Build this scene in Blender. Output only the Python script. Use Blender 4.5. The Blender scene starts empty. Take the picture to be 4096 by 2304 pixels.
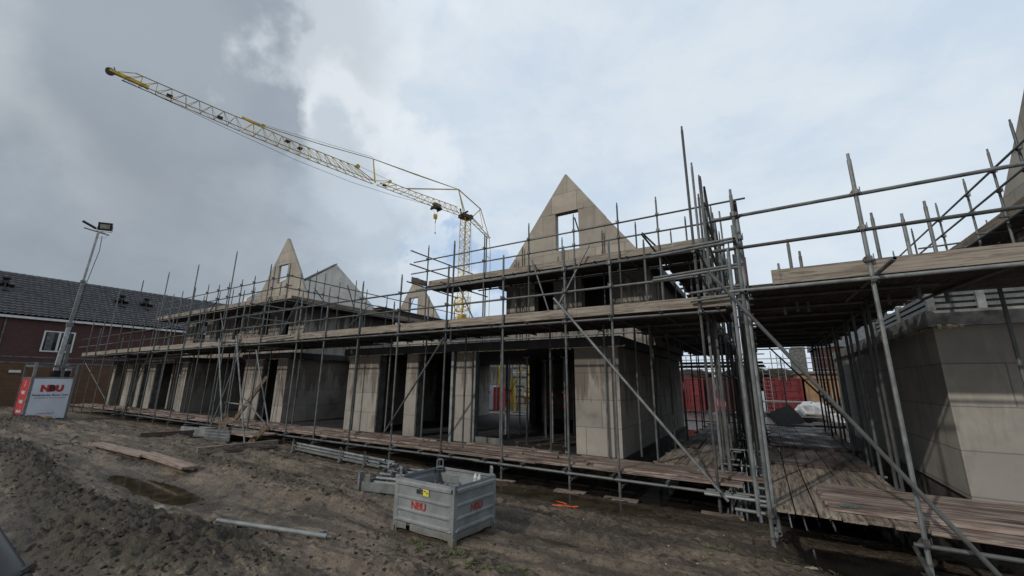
import bpy, bmesh, math, random
import numpy as np
from mathutils import Vector, Matrix
from mathutils.geometry import tessellate_polygon
random.seed(7); np.random.seed(7)
R = math.radians
S = bpy.context.scene
COL = S.collection

# ------------------------------------------------------------------ camera
F = 1610.0
def nv(v): v = np.array(v, float); return v/np.linalg.norm(v)
_X = -nv((-2716, -350, -F)); _Y = nv((1002, -385, -F)); _Z = nv(np.cross(_X, _Y))
_b = nv(_X+_Y); _c = nv(np.cross(_Z, _b)); _X = nv(_b-_c); _Y = nv(_b+_c)
CAMM = np.array([_X, _Y, _Z])            # rows = world axes written in camera axes
cd = bpy.data.cameras.new('camera'); cam = bpy.data.objects.new('camera', cd); COL.objects.link(cam)
m4 = Matrix([list(CAMM[0])+[0], list(CAMM[1])+[0], list(CAMM[2])+[2.03], [0, 0, 0, 1]])
cam.matrix_world = m4
cd.sensor_width = 36; cd.lens = F/4096*36; cd.clip_start = 0.05; cd.clip_end = 4000
S.camera = cam
S.render.resolution_x = 1024; S.render.resolution_y = 576
S.view_settings.view_transform = 'Standard'; S.view_settings.look = 'None'
S.cycles.diffuse_bounces = 2; S.cycles.glossy_bounces = 3; S.cycles.max_bounces = 5
S.view_settings.exposure = 0.0; S.view_settings.gamma = 1

# ------------------------------------------------------------------ node helper
class NT:
    def __init__(s, tree): s.t = tree; s.n = tree.nodes; s.l = tree.links
    def node(s, typ, ins=None, **kw):
        nd = s.n.new(typ)
        for k, v in kw.items(): setattr(nd, k, v)
        for k, v in (ins or {}).items(): s.put(nd.inputs[k], v)
        return nd
    def put(s, sock, v):
        if isinstance(v, bpy.types.NodeSocket): s.l.new(v, sock)
        elif isinstance(v, bpy.types.Node): s.l.new(v.outputs[0], sock)
        else:
            if sock.type == 'RGBA' and len(v) == 3: v = (*v, 1)
            sock.default_value = v
    def math(s, op, a, b=0.0, c=None, clamp=False):
        nd = s.n.new('ShaderNodeMath'); nd.operation = op; nd.use_clamp = clamp
        s.put(nd.inputs[0], a); s.put(nd.inputs[1], b)
        if c is not None: s.put(nd.inputs[2], c)
        return nd.outputs[0]
    def mix(s, f, a, b, blend='MIX'):
        nd = s.n.new('ShaderNodeMix'); nd.data_type = 'RGBA'; nd.blend_type = blend
        s.put(nd.inputs[0], f); s.put(nd.inputs[6], a); s.put(nd.inputs[7], b)
        return nd.outputs[2]
    def ramp(s, f, a, b, smooth=True):
        nd = s.n.new('ShaderNodeMapRange'); nd.interpolation_type = 'SMOOTHSTEP' if smooth else 'LINEAR'
        s.put(nd.inputs[0], f); nd.inputs[1].default_value = a; nd.inputs[2].default_value = b
        return nd.outputs[0]
    def noise(s, vec, scale, detail=4, rough=.55, dist=0, col=False):
        nd = s.node('ShaderNodeTexNoise', {'Scale': scale, 'Detail': detail, 'Roughness': rough, 'Distortion': dist})
        if vec is not None: s.put(nd.inputs['Vector'], vec)
        return nd.outputs[1 if col else 0]
    def mapping(s, vec, scale=(1, 1, 1), loc=(0, 0, 0), rot=(0, 0, 0)):
        nd = s.node('ShaderNodeMapping'); s.put(nd.inputs[0], vec)
        nd.inputs[1].default_value = loc; nd.inputs[2].default_value = rot; nd.inputs[3].default_value = scale
        return nd.outputs[0]
    def bump(s, h, strength=.3, dist=.01, normal=None):
        nd = s.node('ShaderNodeBump', {'Strength': strength, 'Distance': dist, 'Height': h})
        if normal is not None: s.put(nd.inputs['Normal'], normal)
        return nd.outputs[0]

# ------------------------------------------------------------------ sky and sun
SUN_EL, SUN_AZ = 31.0, -108.0       # azimuth of the sun in the XY plane (degrees from +X)
W = bpy.data.worlds.new('World'); S.world = W; W.use_nodes = True
t = NT(W.node_tree); t.n.clear()
sky = t.node('ShaderNodeTexSky', sky_type='NISHITA'); sky.sun_disc = False
sky.sun_elevation = R(SUN_EL); sky.sun_rotation = R(90-SUN_AZ)
sky.air_density = 1.2; sky.dust_density = 3.0; sky.ozone_density = 2.0
D = t.node('ShaderNodeTexCoord').outputs['Generated']
def dot(v, d):
    nd = t.node('ShaderNodeVectorMath', operation='DOT_PRODUCT'); t.put(nd.inputs[0], v); nd.inputs[1].default_value = d
    return nd.outputs['Value']
def vadd(a, b, k):
    m = t.node('ShaderNodeVectorMath', operation='SCALE'); t.put(m.inputs[0], b); m.inputs[3].default_value = k
    n_ = t.node('ShaderNodeVectorMath', operation='ADD'); t.put(n_.inputs[0], a); t.put(n_.inputs[1], m.outputs[0])
    return n_.outputs[0]
def centred(scale, detail, rough, vec=None):
    c = t.noise(vec if vec is not None else D, scale, detail, rough, col=True)
    n_ = t.node('ShaderNodeVectorMath', operation='SUBTRACT'); t.put(n_.inputs[0], c); n_.inputs[1].default_value = (.5, .5, .5)
    return n_.outputs[0]
warp = vadd(vadd(D, centred(1.7, 3, .5), .20), centred(6, 5, .55), .09)
warp2 = vadd(D, centred(4, 6, .6), .12)
def blob(v, d, inner, outer):           # 1 near direction d, 0 beyond
    return t.ramp(dot(v, d), math.cos(R(outer)), math.cos(R(inner)))
DIR_TOPLEFT = (-.85, .05, .52); DIR_DARK = (-.76, .25, .60); DIR_BRIGHT = (-.62, .60, .50); DIR_BRIGHT2 = (-.56, .48, .67)
DIR_SHADE = (-.72, .60, .34); DIR_LOW = (-.96, .24, .16); DIR_BLUE = (-.63, .75, .21)
leftness = dot(warp, (.857, .515, .0))
dark = t.ramp(leftness, -.14, -.62)
# pale broken cloud on the right: grey-blue over light grey
n1 = t.ramp(t.noise(t.mapping(warp2, (1, 1, 2.2)), 2.3, 7, .58), .38, .66)
n2 = t.ramp(t.noise(t.mapping(warp2, (1, 1, 2.0), (3, 1, 5)), 5.5, 6, .6), .35, .7)
pale = t.mix(n1, (6.1, 7.2, 8.5), (7.4, 8.2, 8.9))
pale = t.mix(t.math('MULTIPLY', n2, .35), pale, (8.4, 8.9, 9.3))
grey = t.mix(n1, (3.1, 3.65, 4.2), (4.5, 5.1, 5.8))
grey = t.mix(t.math('MULTIPLY', n2, .35), grey, (5.2, 5.8, 6.5))
cl = t.mix(dark, pale, grey)
cl = t.mix(t.math('MULTIPLY', blob(warp, DIR_TOPLEFT, 2, 16), .8), cl, (6.2, 6.7, 7.0))
cl = t.mix(t.math('MULTIPLY', blob(warp, DIR_DARK, 3, 17), .75), cl, (3.1, 3.6, 4.15))
cl = t.mix(t.math('MULTIPLY', blob(warp, DIR_BRIGHT, 1, 10), .6), cl, (9.0, 9.5, 9.9))
cl = t.mix(t.math('MULTIPLY', blob(warp, DIR_BRIGHT2, 1, 10), .5), cl, (8.6, 9.2, 9.7))
cl = t.mix(t.math('MULTIPLY', blob(warp, DIR_SHADE, 3, 10), .7), cl, (5.0, 5.8, 6.6))
cl = t.mix(t.math('MULTIPLY', blob(warp2, DIR_LOW, 6, 24), .6), cl, (2.7, 3.05, 3.45))
bl = t.math('MULTIPLY', blob(warp2, DIR_BLUE, 1, 7), t.ramp(t.noise(warp2, 9, 5, .6), .42, .6))
cl = t.mix(t.math('MULTIPLY', bl, .7), cl, (3.6, 5.3, 7.9))
behind = t.ramp(dot(warp, (0, 1, 0)), .05, -.45)      # unseen sky behind the camera, darkened to dim ground and walls
cl = t.mix(t.math('MULTIPLY', behind, .85), cl, (3.0, 3.3, 3.7))
fin = t.mix(.93, sky.outputs[0], cl)
bg = t.node('ShaderNodeBackground', {'Color': fin, 'Strength': 0.1})
t.l.new(bg.outputs[0], t.node('ShaderNodeOutputWorld').inputs[0])

sl = bpy.data.lights.new('sun', 'SUN'); so = bpy.data.objects.new('sun', sl); COL.objects.link(so)
sl.energy = 1.7; sl.angle = R(1.2); sl.color = (1.0, .94, .85)
sd = Vector((math.cos(R(SUN_AZ))*math.cos(R(SUN_EL)), math.sin(R(SUN_AZ))*math.cos(R(SUN_EL)), math.sin(R(SUN_EL))))
so.rotation_euler = sd.to_track_quat('Z', 'Y').to_euler(); so.location = (-10, -30, 20)

# ------------------------------------------------------------------ materials
def mat(name, fn, **kw):
    m = bpy.data.materials.new(name); m.use_nodes = True
    T = NT(m.node_tree); T.n.clear()
    b = T.node('ShaderNodeBsdfPrincipled'); o = T.node('ShaderNodeOutputMaterial'); T.l.new(b.outputs[0], o.inputs[0])
    fn(T, b, **kw); return m
def oc(T): return T.node('ShaderNodeTexCoord').outputs['Object']
def rnd(T):
    return T.node('ShaderNodeNewGeometry').outputs['Random Per Island']
def f_plain(T, b, col=(.5, .5, .5), rough=.6, metal=0.0, var=.25, scale=8, bump=.1):
    v = oc(T); n = T.noise(v, scale, 5, .6)
    dk = tuple(c*(1-var) for c in col); lt = tuple(min(1, c*(1+var)) for c in col)
    T.put(b.inputs['Base Color'], T.mix(T.ramp(n, .3, .7), dk, lt))
    b.inputs['Roughness'].default_value = rough; b.inputs['Metallic'].default_value = metal
    if bump: T.put(b.inputs['Normal'], T.bump(T.noise(v, scale*6, 4), bump, .004))
def f_galv(T, b, col=(.135, .147, .150), rust=.12):
    g = T.node('ShaderNodeNewGeometry').outputs['Position']; oi = T.node('ShaderNodeObjectInfo').outputs['Random']
    n = T.noise(g, 5, 6, .65); n2 = T.noise(g, 28, 4, .6)
    c = T.mix(T.ramp(n, .3, .7), tuple(x*.6 for x in col), tuple(x*1.2 for x in col))
    c = T.mix(T.math('MULTIPLY', T.ramp(n2, .62, .75), .4), c, (.30, .30, .285))
    c = T.mix(T.math('MULTIPLY', T.ramp(T.noise(g, 3.1, 5, .7), .6, .75), rust*3), c, (.14, .10, .075))
    c = T.mix(1.0, c, T.mix(oi, (.50, .48, .46), (1.2, 1.2, 1.19)), 'MULTIPLY')
    T.put(b.inputs['Base Color'], c); b.inputs['Metallic'].default_value = .25
    T.put(b.inputs['Roughness'], T.math('ADD', T.math('MULTIPLY', n, .35), .38))
    T.put(b.inputs['Normal'], T.bump(n2, .15, .003))
def f_wood(T, b, axis='x', dark=(.062, .040, .031), light=(.37, .305, .265), wet=.3, red=.0):
    v = T.node('ShaderNodeNewGeometry').outputs['Position']; r = rnd(T)
    sc = {'x': (1.2, 26, 26), 'y': (26, 1.2, 26), 'z': (26, 26, 1.2)}[axis]
    cv = T.node('ShaderNodeCombineXYZ', {0: T.math('MULTIPLY', r, 31.0), 1: T.math('MULTIPLY', r, 17.0), 2: 0.0})
    va = T.node('ShaderNodeVectorMath', operation='ADD'); T.put(va.inputs[0], T.mapping(v, sc)); T.put(va.inputs[1], cv.outputs[0])
    g = T.noise(va.outputs[0], 1.0, 6, .65, .6); blot = T.noise(v, 1.6, 5, .6); fine = T.noise(va.outputs[0], 3.0, 4, .6)
    c = T.mix(T.ramp(g, .38, .56), dark, light)
    c = T.mix(T.math('MULTIPLY', T.ramp(blot, .48, .70), .5), c, tuple(x*1.1 for x in dark))
    c = T.mix(1.0, c, T.mix(r, (.70, .68, .67), (1.15, 1.14, 1.12)), 'MULTIPLY')
    if red: c = T.mix(T.math('MULTIPLY', T.ramp(T.noise(v, 2.3, 3), .5, .7), red), c, (.17, .075, .055))
    cr = T.ramp(T.noise(va.outputs[0], .45, 3, .5, 1.5), .46, .49); cr2 = T.ramp(T.noise(va.outputs[0], .45, 3, .5, 1.5), .53, .50)
    c = T.mix(T.math('MULTIPLY', T.math('MULTIPLY', cr, cr2), .55), c, tuple(x*.25 for x in dark))
    T.put(b.inputs['Base Color'], c)
    T.put(b.inputs['Roughness'], T.math('SUBTRACT', .85, T.math('MULTIPLY', T.ramp(blot, .4, .7), wet)))
    T.put(b.inputs['Normal'], T.bump(fine, .35, .006))
def f_aac(T, b, light=(.305, .288, .260), dark=(.13, .108, .088), streak=.8, rows=.6, width=1.05, z0=.45, crack=.0, joint=.65):
    g = T.node('ShaderNodeNewGeometry'); P = g.outputs['Position']; N = g.outputs['Normal']
    s1 = T.node('ShaderNodeSeparateXYZ', {0: P}); s2 = T.node('ShaderNodeSeparateXYZ', {0: N})
    ax = T.ramp(T.math('ABSOLUTE', s2.outputs[0]), .4, .6)
    u = T.math('ADD', T.math('MULTIPLY', s1.outputs[0], T.math('SUBTRACT', 1.0, ax)), T.math('MULTIPLY', s1.outputs[1], ax))
    z = T.math('SUBTRACT', s1.outputs[2], z0)
    jit = T.math('MULTIPLY', T.math('SUBTRACT', T.noise(P, 3, 2), .5), .02)
    uv = T.node('ShaderNodeCombineXYZ', {0: T.math('ADD', u, jit), 1: T.math('ADD', z, jit), 2: 0.0}).outputs[0]
    br = T.node('ShaderNodeTexBrick', {'Vector': uv, 'Scale': 1.0, 'Mortar Size': .011, 'Mortar Smooth': .25, 'Brick Width': width, 'Row Height': rows,
                'Color1': (.74, .74, .75), 'Color2': (1.12, 1.10, 1.06), 'Mortar': (.35, .34, .33)}, offset=.37)
    sv = T.node('ShaderNodeCombineXYZ', {0: T.math('MULTIPLY', u, 1.0), 1: T.math('MULTIPLY', z, .16), 2: 3.3}).outputs[0]
    st = T.noise(sv, 3.4, 6, .62); st2 = T.noise(sv, 13, 4, .6); blot = T.noise(P, 1.1, 5, .6)
    # drip stains hang from the top of each storey
    zt = T.math('FRACT', T.math('DIVIDE', z, 2.42))
    top = T.ramp(zt, .25, 1.0, False)
    wet = T.ramp(T.math('ADD', st, T.math('MULTIPLY', top, .30)), .60, .70)
    wet = T.math('MULTIPLY', T.math('MAXIMUM', wet, T.ramp(blot, .52, .72)), streak)
    c = T.mix(T.ramp(T.noise(P, 2.2, 6, .65), .3, .7), tuple(x*.86 for x in light), tuple(x*1.1 for x in light))
    c = T.mix(wet, c, dark)
    c = T.mix(T.math('MULTIPLY', T.ramp(st2, .62, .72), .30*streak), c, (.42, .40, .36))
    if crack:
        c = T.mix(T.math('MULTIPLY', T.ramp(T.noise(T.mapping(sv, (3, .3, 1)), 7, 5, .6), .56, .62), crack), c, (.05, .045, .04))
    c = T.mix(joint, c, T.mix(1.0, c, br.outputs[0], 'MULTIPLY'))
    T.put(b.inputs['Base Color'], c); b.inputs['Roughness'].default_value = .9
    nb = T.bump(T.noise(P, 60, 3), .2, .004); T.put(b.inputs['Normal'], T.bump(br.outputs[1], -.4, .006, nb))
def f_mud(T, b):
    P = T.node('ShaderNodeNewGeometry').outputs['Position']
    s = T.node('ShaderNodeSeparateXYZ', {0: P})
    at = T.node('ShaderNodeAttribute', attribute_name='veg').outputs['Fac']
    wt = T.node('ShaderNodeAttribute', attribute_name='wet').outputs['Fac']
    n1 = T.noise(P, .9, 7, .62); n2 = T.noise(P, 4.2, 6, .65); n3 = T.noise(P, 22, 5, .65); n4 = T.noise(T.mapping(P, (.22, 2.6, 1)), 2.6, 6, .65)
    c = T.mix(T.ramp(n2, .32, .68), (.082, .060, .042), (.200, .158, .115))
    c = T.mix(T.math('MULTIPLY', T.ramp(n1, .42, .62), .6), c, (.25, .195, .14))
    c = T.mix(T.math('MULTIPLY', T.ramp(n4, .47, .58), .72), c, (.052, .040, .029))
    c = T.mix(T.math('MULTIPLY', T.ramp(n3, .52, .62), .6), c, (.028, .021, .015))
    ve = T.ramp(T.math('ADD', at, T.math('MULTIPLY', T.math('SUBTRACT', n3, .5), 1.3)), .35, .75)
    c = T.mix(T.math('MULTIPLY', ve, .85), c, T.mix(T.ramp(n3, .40, .62), (.011, .008, .005), (.062, .047, .028)))
    c = T.mix(T.math('MULTIPLY', T.math('MULTIPLY', ve, T.ramp(n2, .52, .66)), .28), c, (.080, .085, .034))
    c = T.mix(T.math('MULTIPLY', wt, .75), c, (.030, .023, .017))
    T.put(b.inputs['Base Color'], c)
    T.put(b.inputs['Roughness'], T.math('SUBTRACT', T.math('ADD', .40, T.math('MULTIPLY', n2, .45)), T.math('MULTIPLY', wt, .42), clamp=True))
    nb = T.bump(n3, .8, .05); nb = T.bump(T.noise(T.mapping(P, (1, 2.2, 1)), 9, 5, .65), .5, .06, nb); T.put(b.inputs['Normal'], T.bump(T.noise(P, 75, 4, .6), .5, .014, nb))
def f_water(T, b, col=(.035, .028, .018)):
    P = T.node('ShaderNodeNewGeometry').outputs['Position']
    T.put(b.inputs['Base Color'], T.mix(T.ramp(T.noise(P, 3, 4), .4, .6), col, tuple(x*1.8 for x in col)))
    b.inputs['Roughness'].default_value = .04; b.inputs['IOR'].default_value = 1.33
    T.put(b.inputs['Normal'], T.bump(T.noise(T.mapping(P, (1, 3, 1)), 9, 3), .06, .01))
def f_brickwall(T, b, c1=(.085, .030, .026), c2=(.13, .045, .036), mor=(.07, .06, .055)):
    g = T.node('ShaderNodeNewGeometry'); s1 = T.node('ShaderNodeSeparateXYZ', {0: g.outputs['Position']})
    u = T.math('ADD', s1.outputs[0], s1.outputs[1])
    uv = T.node('ShaderNodeCombineXYZ', {0: u, 1: s1.outputs[2], 2: 0.0}).outputs[0]
    br = T.node('ShaderNodeTexBrick', {'Vector': uv, 'Scale': 1.0, 'Mortar Size': .006, 'Brick Width': .22, 'Row Height': .0625, 'Color1': c1, 'Color2': c2, 'Mortar': mor})
    n = T.noise(g.outputs['Position'], 1.5, 5)
    T.put(b.inputs['Base Color'], T.mix(1.0, br.outputs[0], T.mix(n, (.75, .75, .75), (1.2, 1.2, 1.2)), 'MULTIPLY'))
    b.inputs['Roughness'].default_value = .85
def f_ply(T, b):
    v = T.node('ShaderNodeNewGeometry').outputs['Position']
    n = T.noise(T.mapping(v, (6, 6, .8)), 1.2, 5, .6, .5); bl = T.noise(v, 1.3, 4)
    c = T.mix(T.ramp(n, .3, .7), (.22, .13, .065), (.36, .23, .125)); c = T.mix(T.math('MULTIPLY', T.ramp(bl, .45, .7), .5), c, (.16, .095, .05))
    T.put(b.inputs['Base Color'], c); b.inputs['Roughness'].default_value = .7
def f_glass(T, b):
    b.inputs['Base Color'].default_value = (.02, .022, .025, 1); b.inputs['Roughness'].default_value = .08; b.inputs['IOR'].default_value = 1.5
    b.inputs['Specular IOR Level'].default_value = .6
def f_film(T, b):
    v = oc(T)
    T.put(b.inputs['Base Color'], T.mix(T.noise(v, 4, 4), (.35, .36, .37), (.65, .66, .67))); b.inputs['Roughness'].default_value = .25
    T.put(b.inputs['Normal'], T.bump(T.noise(v, 7, 5, .6), .8, .05))
def f_fabric(T, b, col=(.7, .15, .03)):
    b.inputs['Base Color'].default_value = (*col, 1); b.inputs['Roughness'].default_value = .6
M = dict(
 galv=mat('galvanised steel', f_galv), galv2=mat('bright galvanised steel', f_galv, col=(.215, .235, .24), rust=.06),
 clamp=mat('clamp steel', f_plain, col=(.13, .13, .13), rough=.5, metal=.6, scale=20),
 wx=mat('boards along x', f_wood, axis='x', red=.35), wy=mat('boards along y', f_wood, axis='y', dark=(.10, .078, .058), light=(.33, .285, .235), wet=.3),
 wz=mat('upright timber', f_wood, axis='z', light=(.22, .16, .11)),
 pinkx=mat('pale weathered plank', f_wood, axis='x', dark=(.16, .115, .095), light=(.34, .26, .215), wet=.15),
 toe=mat('toe board timber', f_wood, axis='x', dark=(.19, .158, .128), light=(.33, .298, .255), wet=.1),
 toey=mat('toe board timber side', f_wood, axis='y', dark=(.12, .09, .065), light=(.27, .21, .155), wet=.1),
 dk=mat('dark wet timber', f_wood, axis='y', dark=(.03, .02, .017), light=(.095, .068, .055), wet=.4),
 darky=mat('boards with painted underside shade', f_wood, axis='y', dark=(.018, .014, .011), light=(.060, .044, .033), wet=.4),  # shade below the upper decks is put into the board colour
 aac=mat('aerated concrete wall', f_aac), aacL=mat('pale aerated concrete', f_aac, light=(.37, .338, .288), dark=(.25, .225, .185), streak=.3, rows=.72, width=.95, z0=5.6),
 aacW=mat('white grey aerated concrete', f_aac, light=(.40, .40, .385), dark=(.27, .265, .255), streak=.35, rows=.9, width=1.2, z0=5.6, joint=.3),
 aacV=mat('pale gable with painted sky light', f_aac, light=(.74, .70, .64), dark=(.52, .49, .44), streak=.3, rows=1.1, width=1.6, z0=5.6, joint=.3), aacU=mat('stained upper wall', f_aac, light=(.30, .275, .24), dark=(.10, .085, .07), streak=.95, crack=.95, rows=3, width=.62, z0=3.1),  # aacV: glow of the bright right-hand sky is put into the colour
 aacR=mat('right wall concrete', f_aac, light=(.37, .355, .325), dark=(.24, .215, .19), streak=.4, rows=.62, width=1.15, z0=.5),
 slab=mat('dark slab concrete with painted room shade', f_plain, col=(.022, .022, .023), rough=.7, scale=2, var=.4),  # dark slab edges; on inner walls and floors, room shade put into colour
 slabg=mat('grey concrete', f_plain, col=(.12, .122, .118), rough=.85, scale=4, var=.45),
 plinth=mat('stained plinth', f_plain, col=(.085, .08, .07), rough=.85, scale=5, var=.6),
 foam=mat('expanding foam', f_plain, col=(.50, .44, .30), rough=.9, scale=14, var=.25, bump=.5),
 mud=mat('mud', f_mud), water=mat('muddy water', f_water), water2=mat('dark water', f_water, col=(.012, .011, .010)),
 brick=mat('dark red brick', f_brickwall, c1=(.062, .022, .020), c2=(.095, .033, .028)), brickb=mat('brown brick', f_brickwall, c1=(.10, .048, .022), c2=(.15, .07, .03)),
 tile=mat('dark roof tile', f_plain, col=(.082, .085, .092), rough=.55, scale=3, var=.3), white=mat('white frame', f_plain, col=(.60, .61, .60), rough=.5, var=.1, scale=3, bump=0),
 black=mat('black plastic', f_plain, col=(.012, .012, .013), rough=.35, var=.3, bump=0), glass=mat('window glass', f_glass),
 sign=mat('white sign panel', f_plain, col=(.70, .74, .82), rough=.45, var=.08, scale=1.5, bump=0), signred=mat('red sign panel', f_plain, col=(.42, .045, .05), rough=.5, var=.25, scale=3, bump=0),
 red=mat('red letter', f_plain, col=(.62, .04, .03), rough=.5, var=.15, bump=0), ink=mat('dark ink', f_plain, col=(.03, .03, .04), rough=.5, var=.1, bump=0),
 grey=mat('grey ink', f_plain, col=(.2, .2, .22), rough=.5, var=.1, bump=0),
 redst=mat('worn red stencil', f_plain, col=(.38, .055, .045), rough=.6, var=.45, scale=30, bump=0), yel=mat('yellow sticker', f_plain, col=(.68, .60, .10), rough=.4, var=.08, bump=0),
 crane=mat('yellow crane paint', f_plain, col=(.62, .42, .03), rough=.5, var=.35, scale=1.2, bump=0), craned=mat('dark crane steel', f_plain, col=(.035, .034, .03), rough=.6, var=.3, bump=0),
 craner=mat('faded crane paint', f_plain, col=(.34, .235, .05), rough=.6, var=.4, scale=1.2, bump=0),
 cont=mat('red container paint', f_plain, col=(.135, .010, .016), rough=.5, var=.35, scale=2), contd=mat('container red with painted shade', f_plain, col=(.055, .012, .012), rough=.6, var=.4, scale=2), ply=mat('plywood', f_ply), film=mat('plastic film', f_film),  # both container reds lowered, their shade is put into the colour
 slabr=mat('weathered grey slab', f_plain, col=(.21, .21, .20), rough=.85, scale=5, var=.5), mastm=mat('pale galvanised mast', f_galv, col=(.36, .38, .39), rust=.03), blackpipe=mat('dark pipe', f_plain, col=(.018, .02, .022), rough=.3, metal=.0, var=.3, scale=20, bump=0), orange=mat('orange strap', f_fabric, col=(.75, .13, .03)), pink=mat('pink sack', f_fabric, col=(.75, .12, .18)), lens=mat('lamp lens', f_plain, col=(.28, .27, .24), rough=.15, bump=0),
 clod=mat('clod', f_plain, col=(.030, .023, .016), rough=.95, var=.5, scale=14, bump=.5), grass=mat('grass blades', f_plain, col=(.075, .085, .03), rough=.7, var=.5, scale=3, bump=0),
 dry=mat('dry twigs', f_plain, col=(.12, .09, .06), rough=.9, var=.5, scale=3, bump=0), stone=mat('stone', f_plain, col=(.26, .23, .18), rough=.85, var=.45, scale=9, bump=.3),
 paleyel=mat('pale yellow paint', f_plain, col=(.22, .19, .06), rough=.5, var=.3, scale=2, bump=0), blue=mat('blue cap', f_plain, col=(.04, .09, .25), rough=.5, bump=0),
 orangep=mat('prop band', f_plain, col=(.45, .07, .03), rough=.6, bump=0), teal=mat('worn teal paint', f_plain, col=(.09, .17, .15), rough=.7, var=.5, scale=25, bump=0))

# ------------------------------------------------------------------ mesh builder
ORG = {}
class MB:
    def __init__(s): s.v = []; s.f = []
    def add(s, vs, fs):
        o = len(s.v); s.v.extend([tuple(map(float, v)) for v in vs]); s.f.extend([tuple(i+o for i in f) for f in fs]); return s
    def box(s, a, b):
        x0, y0, z0 = [min(p, q) for p, q in zip(a, b)]; x1, y1, z1 = [max(p, q) for p, q in zip(a, b)]
        return s.add([(x0, y0, z0), (x1, y0, z0), (x1, y1, z0), (x0, y1, z0), (x0, y0, z1), (x1, y0, z1), (x1, y1, z1), (x0, y1, z1)],
                     [(0, 3, 2, 1), (4, 5, 6, 7), (0, 1, 5, 4), (1, 2, 6, 5), (2, 3, 7, 6), (3, 0, 4, 7)])
    def obox(s, c, ax, ay, az):
        c, ax, ay, az = [np.array(q, float) for q in (c, ax, ay, az)]; vs = []
        for k in (-1, 1):
            for i, j in ((-1, -1), (1, -1), (1, 1), (-1, 1)): vs.append(c+i*ax+j*ay+k*az)
        return s.add(vs, [(0, 3, 2, 1), (4, 5, 6, 7), (0, 1, 5, 4), (1, 2, 6, 5), (2, 3, 7, 6), (3, 0, 4, 7)])
    def beam(s, p, q, w, h, up=(0, 0, 1)):           # rectangular bar p->q, width w, height h
        p = np.array(p, float); q = np.array(q, float); d = nv(q-p); u = np.array(up, float)
        if abs(np.dot(u, d)) > .95: u = np.array((1., 0, 0))
        sd_ = nv(np.cross(d, u)); u = nv(np.cross(sd_, d))
        return s.obox((p+q)/2, (q-p)/2, sd_*w/2, u*h/2)
    def tube(s, p, q, r=.0242, n=8, r2=None, open_=False):
        p = np.array(p, float); q = np.array(q, float); d = nv(q-p); r2 = r if r2 is None else r2
        a = np.array((0, 0, 1.)) if abs(d[2]) < .9 else np.array((1., 0, 0)); u = nv(np.cross(d, a)); w = np.cross(d, u); vs = []
        for c, rr in ((p, r), (q, r2)):
            for i in range(n): an = 2*math.pi*i/n; vs.append(c+rr*(math.cos(an)*u+math.sin(an)*w))
        fs = [(i, (i+1) % n, n+(i+1) % n, n+i) for i in range(n)]
        if not open_: fs += [tuple(range(n-1, -1, -1)), tuple(range(n, 2*n))]
        else:      # hollow ends: dark inner wall
            k = .78
            for c in (p, q):
                for i in range(n): an = 2*math.pi*i/n; vs.append(c+k*r*(math.cos(an)*u+math.sin(an)*w))
            fs += [((i+1) % n, i, 2*n+i, 2*n+(i+1) % n) for i in range(n)]
            fs += [(n+i, n+(i+1) % n, 3*n+(i+1) % n, 3*n+i) for i in range(n)]
            fs += [(2*n+(i+1) % n, 2*n+i, 3*n+i, 3*n+(i+1) % n) for i in range(n)]
        return s.add(vs, fs)
    def path(s, pts, r, n=6):
        for a, b in zip(pts[:-1], pts[1:]): s.tube(a, b, r, n)
        return s
    def plate(s, outer, holes, plane, d0, d1):       # polygon in (u, z); plane 'y' -> (u, d, z), 'x' -> (d, u, z), 'z' -> (u, z, d)
        loops = [outer]+list(holes); flat = [p for l in loops for p in l]
        tri = tessellate_polygon([[Vector((p[0], p[1], 0)) for p in l] for l in loops])
        def P(p, d): return {'y': (p[0], d, p[1]), 'x': (d, p[0], p[1]), 'z': (p[0], p[1], d)}[plane]
        n = len(flat); vs = [P(p, d0) for p in flat]+[P(p, d1) for p in flat]; fs = []
        for a, b, c in tri: fs += [(a, b, c), (n+c, n+b, n+a)]
        k = 0
        for l in loops:
            m = len(l)
            for i in range(m): a, b = k+i, k+(i+1) % m; fs.append((a, b, n+b, n+a))
            k += m
        return s.add(vs, fs)
    def blob(s, c, r, seed=0, n=8, m=5, squash=(1, 1, 1), rough=.25):
        rg = random.Random(seed); vs = []; fs = []
        for j in range(m+1):
            ph = math.pi*j/m
            for i in range(n):
                th = 2*math.pi*i/n; k = r*(1+rg.uniform(-rough, rough))
                vs.append((c[0]+k*math.sin(ph)*math.cos(th)*squash[0], c[1]+k*math.sin(ph)*math.sin(th)*squash[1], c[2]+k*math.cos(ph)*squash[2]))
        for j in range(m):
            for i in range(n): fs.append((j*n+i, j*n+(i+1) % n, (j+1)*n+(i+1) % n, (j+1)*n+i))
        return s.add(vs, fs)
    def build(s, name, m, parent=None, smooth=False, fix=False):
        o3 = Vector((0, 0, 0))
        if parent is not None: o3 = ORG[parent.name]
        vs = [(v[0]-o3[0], v[1]-o3[1], v[2]-o3[2]) for v in s.v]
        me = bpy.data.meshes.new(name); me.from_pydata(vs, [], s.f)
        me.materials.append(M[m] if isinstance(m, str) else m)
        if smooth: me.polygons.foreach_set('use_smooth', [True]*len(me.polygons))
        if fix:
            bm = bmesh.new(); bm.from_mesh(me); bmesh.ops.recalc_face_normals(bm, faces=bm.faces); bm.to_mesh(me); bm.free()
        o = bpy.data.objects.new(name, me); COL.objects.link(o); o.parent = parent; ORG[o.name] = o3
        return o
def tag(o, label=None, cat=None, group=None, kind=None):
    if label: o['label'] = label
    if cat: o['category'] = cat
    if group: o['group'] = group
    if kind: o['kind'] = kind
    return o
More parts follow.
